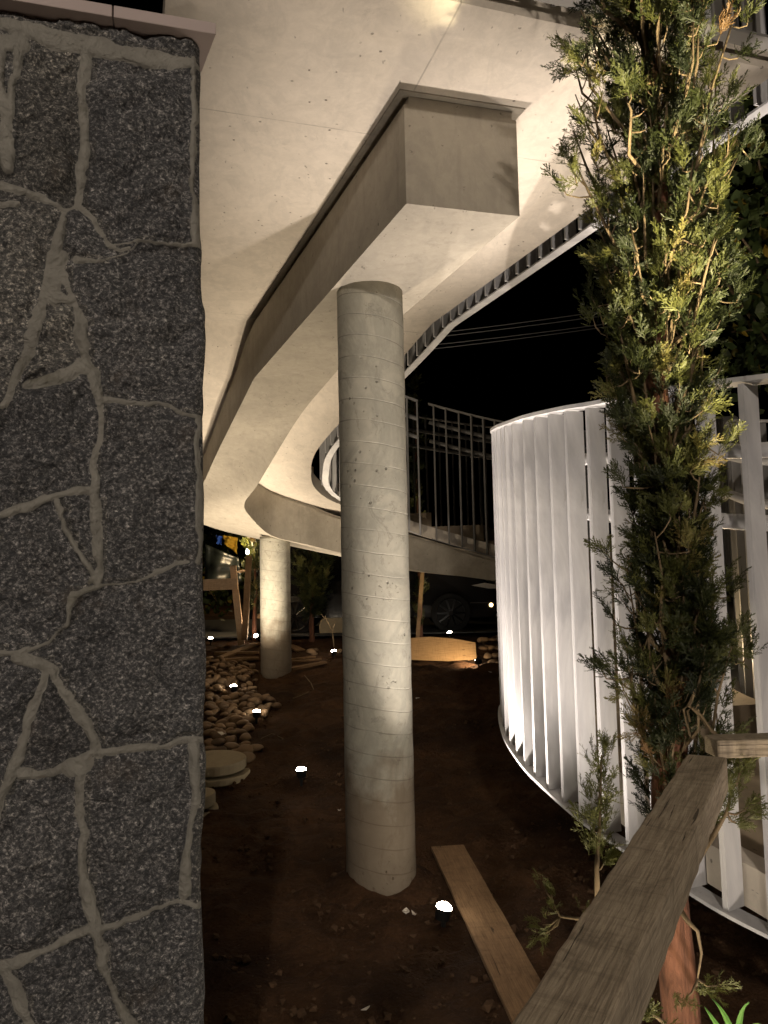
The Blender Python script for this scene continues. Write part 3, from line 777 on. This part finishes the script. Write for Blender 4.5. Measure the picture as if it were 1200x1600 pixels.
cells = [(rnd.uniform(455, 530), rnd.uniform(1014, 1026), .06, 0) for _ in range(9)]
stones(cells, 'dim river stone behind the thin slats right of the far column', 'stones behind the slats', 8)
def scatter():                               # crumbs of earth and gravel, uncountable
    rs = np.random.RandomState(4); Vs = []; Fs = []; n = 0
    ico = np.array([(1,0,-.4),(-.5,.87,-.4),(-.5,-.87,-.4),(.6,.5,.5),(-.7,.2,.5),(.1,-.8,.45)]); fc = np.array([(0,1,3),(1,4,3),(1,2,4),(2,5,4),(2,0,5),(0,3,5),(3,4,5)])
    for _ in range(9000):
        y = 2.9+rs.rand()**1.3*8.5; x = (rs.rand()-.48)*y*.95
        s = .003+.022*rs.rand()**5; z = G(y)+(vnoise(np.array([x]), np.array([y]), 1.1, 1)[0]-.5)*.05
        v = ico*s*(.7+.6*rs.rand(6, 3)); a = rs.rand()*6.28; c_, s_ = math.cos(a), math.sin(a)
        v = np.stack([v[:,0]*c_-v[:,1]*s_, v[:,0]*s_+v[:,1]*c_, v[:,2]], -1)+[x, y, z+s*.3+.004]
        Vs.append(v); Fs.append(fc+n); n += 6
    k = M('soil_crumb', .95, .1); k.out(k.mix(k.noise(3, 6, .7), (.04, .022, .012), (.11, .068, .04)))
    tag(npmesh('soil_crumbs', np.vstack(Vs), np.vstack(Fs), k.m), 'small crumbs of earth and grit strewn over the bare soil', 'gravel', kind='stuff')
scatter()
# litter
m_lit = plain('pale_litter', (.6, .55, .48), .7)
def scrap(px, py, s, lab, seed):
    rs = random.Random(seed); p = ong(px, py); b = MB(); n = 7; top = []
    for k in range(n):
        a = 6.283*k/n; q = s*rs.uniform(.5, 1.1); top.append(Vector((q*math.cos(a), q*.6*math.sin(a), rs.uniform(.012, .03))))
    b.loft([top, [v+Vector((0,0,.002)) for v in top]]); o = b.build('litter_scrap', m_lit, world=False); o.location = p
    o.rotation_euler.z = rs.uniform(0, 3); tag(o, lab, 'litter')
scrap(634, 1430, .034, 'curled white scrap between the near column foot and the nearest spike light', 1)
scrap(647, 1434, .02, 'tiny pale scrap touching the curled white one near the spike light', 2)
scrap(653, 1094, .05, 'white scrap lying on soil just right of the near column, farther back', 3)
scrap(772, 1052, .08, 'pale scrap lying in front of the small stone heap by the fence', 4)
scrap(337, 1343, .018, 'small white scrap beside the granite wall foot', 5)
scrap(424, 1162, .03, 'small torn white scrap just below the stone heap', 6)
scrap(530, 1270, .02, 'small pale scrap just left of the near column', 7)
scrap(573, 1585, .022, 'small pale pebble like scrap at the bottom edge of the picture', 8)
scrap(345, 1180, .07, 'crumpled wrapper on top of the farther stack of discs', 9)
bpy.data.objects['litter_scrap.008'].location.z += .16
# twig standing over the spike light
b = MB(); q = ong(522, 1030)
b.tube([P(522,1010,11.2), P(519,985,11.2), P(512,972,11.2), P(508,962,11.2)], [.012,.009,.008,.004], 6)
b.tube([P(519,985,11.2), P(523,975,11.1)], [.008,.004], 6); b.tube([P(512,972,11.2), P(502,960,11.25)], [.007,.003], 5)
tag(b.build('dry_twig', m_twig), 'thin leafless forked twig standing above a spike light between the columns', 'twig')
for pts, lab in (([(476,1058),(486,1070),(491,1082)], 'bent dry stick on the soil between the columns, upper one'), ([(458,1094),(470,1090),(482,1084)], 'dry stick on the soil between the columns, lower one'), ([(408,1158),(425,1150),(442,1158)], 'thin curved root lying below the stone heap')):
    b = MB(); b.tube([ong(*p)+Vector((0,0,.02)) for p in pts], .006, 6); tag(b.build('dry_stick', m_twig), lab, 'stick')
b = MB(); tie = [W(.86+.0, 2.0, bz+.06)]
tp = [(1078,1150),(1072,1125),(1068,1108),(1076,1102),(1090,1115),(1104,1135),(1118,1148)]
b.tube([P(x, y_, 1.98) for x, y_ in tp], .003, 6); b.tube([P(x+6, y_+3, 1.96) for x, y_ in tp[1:]], .003, 6)
tag(b.build('tie_wire', m_twig), 'looped brown tie wire sticking up from the batten beside the cypress', 'wire')

# ================================================================ VEGETATION
def spray_proto(rs, n1=11, flat=.35):
    """one flat conifer spray as thin strips: arrays of quads in local space, growing +Z, length 1"""
    quads = []
    def strip(a, b, w_, nrm):
        d = b-a; s_ = np.cross(d, nrm); s_ = s_/(np.linalg.norm(s_)+1e-9)*w_
        m_ = (a*.45+b*.55)
        quads.append([a-s_*.5, a+s_*.5, m_+s_, m_-s_]); quads.append([m_-s_, m_+s_, b+s_*.25, b-s_*.25])
    stem = [np.array([.12*math.sin(t*2.2+rs.rand())*t, .06*math.sin(t*3), t]) for t in np.linspace(0, 1, n1+1)]
    for i in range(n1):
        strip(stem[i], stem[i+1]+(stem[i+1]-stem[i])*.2, .02, np.array([0, 1, 0]))
        side = 1 if i % 2 else -1; L = 1.05* (.52-.30*i/n1)*(.7+.5*rs.rand()); an = side*(.62-.3*i/n1+.16*rs.randn())
        d = np.array([math.sin(an), flat*rs.randn(), math.cos(an)]); d /= np.linalg.norm(d)
        a = stem[i]; e = a+d*L+np.array([0, 0, .08*L]); nr = np.array([.3*rs.randn(), 1, .3*rs.randn()])
        strip(a, e, .018, nr)
        for k in range(6):
            t = .2+.75*k/6; s2 = 1 if k % 2 else -1; a2 = a*(1-t)+e*t; an2 = an+s2*(.42+.22*rs.rand())-.12*an
            d2 = np.array([math.sin(an2), flat*1.2*rs.randn(), math.cos(an2)]); d2 /= np.linalg.norm(d2)
            strip(a2, a2+d2*L*(.42-.2*t)*(.7+.6*rs.rand()), .017, nr)
    return np.array(quads)
PROTO = [spray_proto(np.random.RandomState(40+i)) for i in range(6)]
def frame(d, rs):
    d = d/np.linalg.norm(d); a = rs.randn(3); x = np.cross(a, d); x /= np.linalg.norm(x); y = np.cross(d, x); return np.stack([x, y, d], 1)
def build_sprays(name, items, parent, mat, rs, label=None):
    """items: (pos, dir, length, tint)"""
    Vs = []; T = []
    for p, d, L, tn in items:
        q = PROTO[rs.randint(len(PROTO))]; Fm = frame(np.array(d, float), rs)
        v = q.reshape(-1, 3) @ Fm.T * L + np.array(p); Vs.append(v)
        T.append(np.full(len(v), tn)+rs.uniform(-.06, .06))
    V = np.vstack(Vs); F = np.arange(len(V)).reshape(-1, 4)
    o = npmesh(name, V, F, mat, parent)
    a = o.data.attributes.new('tint', 'FLOAT', 'POINT'); a.data.foreach_set('value', np.clip(np.concatenate(T), 0, 1).astype(np.float32))
    if label: o['label'] = label
    return o
def cypress(base, z0, z1, Rf, n_limb, label, seed, group=None, sl=.075, per=34, trunk_r=.045, cxf=None, branches=True, mat=None):
    """base point on soil; foliage from z0 to z1; Rf(z)->radius, cxf(z)->x shift"""
    rs = np.random.RandomState(seed); g = base[2]
    t = empty('cypress_tree', base, label, 'cypress', group); cxf = cxf or (lambda z: 0)
    b = MB(); pts = [(base[0]+cxf(z)+.012*math.sin(z*5), base[1]+.012*math.cos(z*4), z) for z in np.linspace(g-.05, z1-.1, 22)]
    b.tube(pts, [trunk_r*(1.12-.9*i/21)*(1+.05*math.sin(i*2.3)) for i in range(22)], 14); b.build('trunk', m_bark, t, True)
    items = []; br_ = MB()
    for i in range(n_limb):
        f = i/n_limb; z = z0+(z1-z0)*f+rs.uniform(-.03, .03); th = i*2.4+rs.uniform(-.5, .5)
        zt = z+rs.uniform(.22, .42); rr = Rf(zt)*rs.uniform(.45, 1.22)
        o = np.array([base[0]+cxf(z), base[1], z]); e = np.array([base[0]+cxf(zt)+rr*math.cos(th), base[1]+rr*math.sin(th), zt])
        m1 = o+np.array([(e-o)[0]*.55, (e-o)[1]*.55, (zt-z)*.28]); wob = rs.randn(3)*.012
        L = [o, (o+m1)/2+wob*.4, m1+wob, (m1+e)/2+rs.randn(3)*.012+np.array([(e-o)[0]*.08, (e-o)[1]*.08, 0]), e]
        if branches: br_.tube(L, [.0075, .0062, .005, .0038, .0018], 6)
        tl = rs.uniform(.05, .92) if rs.rand() > .012 else .98
        outv = np.array([math.cos(th), math.sin(th), 0]); nc = max(2, per//6)
        for c in range(nc):
            u = ((c+rs.rand())/nc)**.7; q_ = u*4; j = min(int(q_), 3); a = L[j]*(1-(q_-j))+L[j+1]*(q_-j)
            cc = a+rs.randn(3)*.028*np.array([1, 1, 1.2]); cd_ = outv*rs.uniform(.1, .75)+np.array([0, 0, 1.])+rs.randn(3)*.25
            if branches: br_.tube([a, (a+cc)/2+np.array([0, 0, -.006]), cc, cc+cd_*sl*.35], [.0028, .0024, .002, .001], 4)
            tc = np.clip(tl+rs.uniform(-.25, .2), .05, .9) if tl < .97 else .98
            for k in range(6):
                d = cd_+rs.randn(3)*.42; p = cc+cd_*rs.uniform(0, .5)*sl+rs.randn(3)*.006
                items.append((p, d, sl*rs.uniform(.55, 1.2)*(1-.15*k/6), tc))
    if branches: br_.build('limbs', m_twig, t, True)
    build_sprays('crown', items, t, mat or m_cyp, rs); return t
# outline of the tall cypress read along its height (relative to the eye)
zz = [-.78, -.55, -.35, -.15, .05, .25, .5, .75, 1.0, 1.25, 1.5, 1.9, 2.5]
rr = [.07, .10, .125, .13, .105, .10, .11, .155, .195, .22, .235, .235, .19]
xc = [-.05, -.04, -.01, .0, -.01, -.005, -.02, -.01, .0, .005, .01, .01, .02]
TB = (.825, 2.2, G(2.2))
tall = cypress(TB, CZ-.78, CZ+2.35, lambda z: float(np.interp(z-CZ, zz, rr)), 200, 'tall slender cypress with feathery sprays in front of the white fence', 11,
        trunk_r=.05, cxf=lambda z: float(np.interp(z-CZ, zz, xc)), per=42, sl=.070)
def side_branch(pix, d, tips, seed, lab, per=10, sl=.07, r=.006, dirv=None):
    rs = np.random.RandomState(seed); pts = [P(x, y, d+dd) for x, y, dd in pix]
    b = MB(); b.tube(pts, [r*(1-.75*i/(len(pts)-1)) for i in range(len(pts))], 7); br_ = b
    items = []
    for tx, ty, dd, dx, dz in tips:
        p0 = np.array(P(tx, ty, d+dd)); near = min(pts, key=lambda q: (q-Vector(p0)).length)
        br_.tube([near, (near+Vector(p0))/2+Vector((0, 0, -.008)), p0], [.003, .0025, .0015], 5)
        for k in range(per):
            items.append((p0+rs.randn(3)*.010, np.array([dx, rs.randn()*.4, dz])+rs.randn(3)*.35, sl*rs.uniform(.6, 1.1), .75))
    o = br_.build('branch', m_twig, tall, True); o['label'] = lab
    s_ = build_sprays('spray', items, tall, m_cyp, rs); s_.name = 'spray'
    s_.parent = o; s_.location = (0, 0, 0); return o
side_branch([(960,1440,.0),(915,1437,-.0),(875,1432,0),(862,1405,0)], 1.95, [(872,1420,0,-.3,.4),(862,1395,0,-.5,.9),(850,1380,0,-.6,1),(865,1450,0,-1,-.1),(848,1445,0,-1,.2),(850,1460,0,-.9,-.7),(915,1425,0,.2,1)], 21, 'thin low branch with small sprays hanging over the dark soil', 5, .036)
side_branch([(934,1410,.0),(932,1360,0),(936,1300,0),(938,1240,0),(940,1180,0)], 2.02, [(932,1330,0,-.1,1),(938,1300,0,.1,1),(925,1290,0,-.3,1),(945,1270,0,.2,1),(930,1250,0,-.2,1),(940,1230,0,0,1),(938,1200,0,.1,1),(945,1175,0,.1,1),(945,1345,0,.7,.8)], 22, 'upright sapling like low branch left of the timber beam', 9, .062, .008)
side_branch([(1060,1390,0),(1085,1350,0),(1115,1305,0),(1135,1270,0),(1145,1230,0)], 1.9, [(1140,1250,0,.1,1),(1130,1225,0,-.2,1),(1155,1215,0,.4,1),(1165,1265,0,1,.1),(1150,1285,0,1,0),(1120,1280,0,.2,1),(1100,1310,0,-.3,.8),(1160,1195,0,.2,1)], 23, 'bare crooked low branch rising right of the timber beam', 7, .055, .010)
side_branch([(1062,1420,0),(1075,1440,0),(1090,1455,0),(1096,1490,0),(1090,1530,0)], 1.85, [(1085,1540,0,.6,-.2),(1120,1540,0,.9,.1),(1072,1560,0,0,-.6)], 24, 'withered low branch hanging right of the reddish trunk', 6, .05, .007)
side_branch([(1040,1600,0),(1015,1580,0),(1000,1570,0)], 1.75, [(998,1575,0,-.5,.7),(1010,1590,0,.3,.7)], 25, 'small low spray at the foot of the trunk', 6, .05, .005)
side_branch([(1075,1105,0),(1095,1060,0),(1110,1010,0),(1115,1000,0)], 2.1, [(1125,1000,0,1,-.2),(1135,1010,0,1,-.5),(1115,1015,0,.8,.1),(1110,940,0,.6,.6)], 26, 'dried tan sprig sticking out towards the fence', 7, .055, .005)
# broad leaved tree, dim, right of the cypress
def leafy(base, zc, rx, rz, n, label, seed, s=.07, mat=None, trunk=.08, clumps=26):
    rs = np.random.RandomState(seed); t = empty('broadleaf_tree', base, label, 'tree')
    b = MB(); top = Vector((base[0], base[1], zc+rz*.5)); b.tube([base, Vector(base).lerp(top, .5)+Vector((.06, 0, 0)), top], [trunk, trunk*.7, trunk*.2], 10)
    cs = []
    for i in range(clumps):
        v = rs.randn(3); v /= np.linalg.norm(v); v *= rs.rand()**.4; c_ = np.array([base[0]+v[0]*rx, base[1]+v[1]*rx, zc+v[2]*rz]); cs.append(c_)
        b.tube([Vector((base[0], base[1], zc-rz*.6+rs.rand()*rz)), Vector(c_)], [trunk*.25, .008], 5)
    b.build('trunk', m_twig, t, True)
    cs = np.array(cs); C = cs[rs.randint(len(cs), size=n)]+rs.randn(n, 3)*np.array([rx, rx, rz])*.13
    Vs = np.empty((n, 6, 3))
    for i in range(n):
        Fm = frame(rs.randn(3)+np.array([0, 0, .3]), rs); L = s*rs.uniform(.6, 1.3)
        lf = np.array([(0,0,0),(.3,.06,.35),(.26,.03,.7),(0,0,1),(-.26,.03,.7),(-.3,.06,.35)])*L; Vs[i] = lf @ Fm.T + C[i]
    o = npmesh('crown', Vs.reshape(-1, 3), np.arange(n*6).reshape(-1, 6), mat or m_broad, t)
    a = o.data.attributes.new('tint', 'FLOAT', 'POINT'); a.data.foreach_set('value', np.repeat(np.clip(rs.rand(n), 0, 1), 6).astype(np.float32))
p = P(1190, 900, 6.0)
leafy((p.x+.3, p.y, G(6)), CZ+2.4, 1.0, 1.5, 2600, 'dim broad leaved tree with a few yellow leaves, behind the tall cypress', 31, .11)
p = P(300, 900, 16); leafy((p.x, p.y, G(16)), CZ+.35, 1.1, 1.1, 1800, 'dark bushy tree beyond the granite wall edge', 32, .13)
# slim cypresses farther off
def slim(px, d, zlo, zhi, rad, lab, seed, n=60, per=16, sl=.16):
    p = P(px, 900, d); B = (p.x, p.y, G(p.y))
    cypress(B, CZ+zlo, CZ+zhi, lambda z: rad*(.75+.35*math.sin((z-CZ)*4))*max(.25, min(1, (CZ+zhi+.25-z)/.8)), n, lab, seed, group='young cypresses beyond the stair', sl=sl, per=per, trunk_r=.04, branches=False)
slim(655, 12.3, -.9, 3.0, .13, 'slim lit cypress seen through the darkened fin guard rail', 41, 60, 12, .13)
slim(487, 12.4, -.75, .9, .27, 'dark full cypress between the two columns', 42, 60, 24, .17)
slim(398, 12.8, -.7, .6, .14, 'thin cypress half hidden by the left edge of the far column', 43, 34, 14, .15)
q = ong(655, 1004); spike((q.x+.15, 11.6, G(11.6)), (q.x+.3, 12.4, CZ+2), 40, 'spike light at the foot of the slim lit cypress', (1, .85, .5), 60)
# strap leaved plant
b = MB()
for k, (x0, y0, x1, y1, x2, y2) in enumerate([(1150,1640,1140,1585,1112,1560),(1155,1640,1150,1580,1170,1565),(1160,1640,1175,1590,1190,1600),(1145,1640,1120,1600,1100,1572)]):
    pa, pb, pc = P(x0,y0,2.05), P(x1,y1,2.0), P(x2,y2,1.95); ring = []
    n = 9; pl = [pa*(1-t)**2+pb*2*t*(1-t)+pc*t*t for t in [i/n for i in range(n+1)]]
    vs = []; 
    for i, pt in enumerate(pl):
        wv = .009*(1-(i/n)**2)+.0006; vs += [pt+Vector((-wv, 0, 0)), pt+Vector((0, -.003, -.002)), pt+Vector((wv, 0, 0))]
    b.add(vs, [(3*i+j, 3*i+j+1, 3*i+j+4, 3*i+j+3) for i in range(n) for j in range(2)])
    b.tube([pa, pa+Vector((0, 0, -.9))], .003, 5)
tag(b.build('grass_tuft', plain('green_blade', (.07, .16, .03), .5)), 'tuft of green strap leaves at the bottom right corner', 'grass')

# ================================================================ BACKGROUND
def car(px, d, label):
    p = P(px, 945, d); g = G(d); t = empty('parked_car', (p.x-1.35, d, g), label, 'car')
    pm = plain('black_car_paint', (.006, .006, .007), .12, 0, .6); gl = plain('car_glass', (.01, .01, .012), .05, 0, .8)
    tyre = plain('tyre_rubber', (.012, .012, .012), .8); alloy = plain('alloy_rim', (.05, .05, .052), .35, .8); hl = plain('headlight_glass', (.45, .43, .4), .15, .1, .8)
    ox, oy = p.x-1.35, d
    prof = [(-2.2,.30),(-2.22,.8),(-2.1,1.02),(-1.75,1.55),(-.3,1.62),(.35,1.50),(1.05,1.06),(1.95,.93),(2.18,.75),(2.22,.35),(2.1,.24)]
    secs = []
    for y_, sc, tz in ((-.92,.97,.0),(-.9,1,.0),(-.6,1,.0),(0,1.01,0),(.6,1,0),(.9,1,0),(.92,.97,0)):
        secs.append([Vector((ox+x*sc*(1-.02*abs(y_)**3), oy+y_*(1-.22*max(0, z-1.0)/.6), g+z)) for x, z in prof])
    b = MB(); b.loft(secs); b.build('body', pm, t, bevel=.05)
    for sx in (-1.32, 1.35):
        for sy in (-.88, .88):
            w_ = MB(); w_.tube([(ox+sx, oy+sy-.12, g+.34), (ox+sx, oy+sy+.12, g+.34)], .34, 32); wh = w_.build('wheel', tyre, t, True, bevel=.02)
            s_ = -1 if sy < 0 else 1; r_ = MB(); yy = oy+sy+s_*.125
            for k in range(10):
                a = 6.283*k/10; dx, dz = math.cos(a), math.sin(a)
                r_.tube([(ox+sx+dx*.04, yy, g+.34+dz*.04), (ox+sx+dx*.24, yy+s_*.01, g+.34+dz*.24)], [.02, .013], 5)
            r_.tube([(ox+sx+.245*math.cos(6.283*k/24), yy, g+.34+.245*math.sin(6.283*k/24)) for k in range(25)], .012, 6)
            r_.build('rim', alloy, wh)
    for x0, x1, n_ in ((-1.6,-.75,'window'), (-.68,.1,'window')):
        b = MB(); yy = oy-.865
        b.loft([[Vector((ox+x, yy+(z-1.0)*.3+e, g+z)) for x, z in ((x0,1.06),(x1,1.06),(x1-.05,1.46),(x0+.12,1.46))] for e in (-.012, .02)]); b.build(n_, gl, t)
    for yy in (-.74, .74):
        b = MB(); b.loft([[Vector((ox+x, oy+yy+e, g+z)) for x, z in ((1.72,.80),(2.02,.74),(2.2,.74),(2.18,.80),(1.95,.84))] for e in (-.19, .17)]); b.build('headlight', hl, t)
    b = MB(); b.box((ox+2.2, oy-.45, g+.45), (.06, .7, .02)); b.box((ox+2.2, oy-.45, g+.53), (.06, .7, .02)); b.build('grille_bar', alloy, t)
    b = MB(); b.box((ox+1.9, oy-.928, g+.5), (.42, .012, .015)); b.build('side_trim', alloy, t)
    b = MB(); b.tube([(ox+2.05, oy-.935, g+.46), (ox+2.05, oy-.955, g+.46)], [.035, .03], 12); b.build('fog_lamp', glow('fog_glint', (1, .7, .3), 6), t)  # emission stands in for a reflection on the fog lamp
car(697, 14.2, 'black parked car showing front wheel and headlight beyond the plywood sheet')
def slabwall(name, pts, th, mat, label, cat):
    b = MB(); q = [Vector(p) for p in pts]; b.loft([q, [p+Vector((0, th, 0)) for p in q]]); tag(b.build(name, mat, bevel=.01), label, cat)
yel = plain('yellow_paint', (.45, .29, .03), .7, sc=6, var=.3)
def house(px0, px1, d, zt, label, mat):
    a = P(px0, 900, d).x; c = P(px1, 900, d).x; g = G(d); t = empty('house', ((a+c)/2, d, g), label, 'house')
    w_ = MB(); w_.box(((a+c)/2, d+2, g+(zt-g)/2), (c-a, 4, zt-g)); w_.build('wall', mat, t)
    r_ = MB(); r_.box(((a+c)/2, d+1.9, zt+.08), (c-a+.5, 4.6, .16)); r_.build('roof', m_block, t)
    f_ = MB(); xm = (a+c)/2
    for x in (a+(c-a)*.28, a+(c-a)*.72): 
        f_ = MB(); f_.box((x, d-.03, g+1.5), (.8, .06, .9)); wf = f_.build('window', m_grey_shaded, t); g_ = MB(); g_.box((x, d-.065, g+1.5), (.68, .02, .78)); g_.build('pane', plain('dark_pane', (.01, .012, .015), .08, 0, .7), wf)
house(418, 476, 24, CZ+2.6, 'small yellow painted house far beyond the far column', yel)
# roadside boundary wall and street beyond
slabwall('boundary_wall', [(1.0, 14.9+1.6, G(15)-.1), (9, 16.9, G(15)-.1), (9, 16.9, CZ+.75), (1.0, 16.5, CZ+.75)], .2, m_block, 'low rendered boundary wall behind the descending guard rail', 'wall')
b = MB(); b.box((0, 15.4, G(15.4)+.012), (60, 5.2, .02)); tag(b.build('road', plain('asphalt', (.05, .05, .05), .85)), kind='structure')
# tarpaulins hung to the left
def tarp(pix, d, mat, label):
    q = [P(x, y, d) for x, y in pix]; n = 10; a, b_, c_, e = q; rows_ = []
    V = []; F = []
    for side in (0, .01):
        for i in range(n+1):
            for j in range(n+1):
                u, v = i/n, j/n; p = (a*(1-u)+b_*u)*(1-v)+(e*(1-u)+c_*u)*v; V.append(p+Vector((0, side+.05*math.sin(u*9+v*3)+.03*math.sin(v*13), 0)))
    N = (n+1)**2
    for s_ in (0, N): F += [(s_+i*(n+1)+j, s_+(i+1)*(n+1)+j, s_+(i+1)*(n+1)+j+1, s_+i*(n+1)+j+1) for i in range(n) for j in range(n)]
    for i in range(n):
        for k0, k1 in ((i*(n+1), (i+1)*(n+1)), (i*(n+1)+n, (i+1)*(n+1)+n), (i, i+1), (n*(n+1)+i, n*(n+1)+i+1)): F.append((k0, k1, k1+N, k0+N))
    m_ = MB(); m_.add(V, F); tag(m_.build('tarpaulin', mat, smooth=True), label, 'tarpaulin')
tarp([(320,850),(372,872),(380,910),(318,925)], 13.4, plain('black_tarp', (.012, .015, .014), .35), 'black tarpaulin hanging left of the far column')
tarp([(348,836),(371,840),(371,866),(350,850)], 14.2, yel, 'yellow cloth strip above the black tarpaulin')
tarp([(337,836),(347,838),(347,852),(338,850)], 14.1, plain('blue_cloth', (.03, .10, .5), .6), 'small blue cloth strip beside the yellow one')
# porch lamp in the background
lp = P(387, 862, 13.0); t = empty('post_lamp', (lp.x, lp.y, G(13)), 'small bright lamp on a thin post far left of the far column', 'lamp')
b = MB(); b.tube([(lp.x, lp.y, G(13)-.05), lp-Vector((0, 0, .08))], .025, 8); b.build('post', m_grey_shaded, t, True)
b = MB(); b.lathe([(.01, -.045), (.028, -.015), (.028, .015), (.01, .04)], 16, lp); b.build('bulb', m_lens, t, True)
lampobj('POINT', 'post_bulb', lp+Vector((.0, -.12, .1)), 60, (1, .72, .4), t, size=.05)
yl = Vector((P(440, 900, 22).x, 21.5, CZ+2.0)); t = empty('added_wall_lamp', yl, 'added lamp on a bracket lighting the yellow house', 'lamp')  # no lamp known here; added to light the yellow wall
b = MB(); b.tube([yl+Vector((0, 2.5, .1)), yl+Vector((0, 1.2, .25)), yl+Vector((0, 0, .1))], .03, 8); b.build('bracket', m_grey_shaded, t, True)
b = MB(); b.lathe([(.02, -.08), (.08, -.04), (.09, .05), (.03, .1)], 16, yl); b.build('shade', m_grey_shaded, t, True)
lampobj('POINT', 'added_wall_bulb', yl-Vector((0, .0, .14)), 90, (1, .7, .35), t, size=.06)
# overhead cables
wm = plain('cable_sheath', (.015, .015, .017), .5)
CB = [((600,487),(1000,430),'highest overhead cable crossing the night sky'),((600,493),(1000,438),'second overhead cable from the top in the night sky'),((600,505),(1000,452),'third overhead cable from the top in the night sky'),((600,512),(1000,457),'lowest overhead cable crossing the night sky')]
for i, (a, c, lab) in enumerate(CB):
    pa, pc = P(*a, 9.0+i*.1), P(*c, 8.0+i*.1); dirc = (pc-pa); pa = pa-dirc*2.0; pc = pc+dirc*2.0
    b = MB(); b.tube([pa.lerp(pc, k/24)-Vector((0, 0, .35*math.sin(math.pi*k/24))) for k in range(25)], .007, 5); tag(b.build('overhead_cable', wm), lab, 'cable')
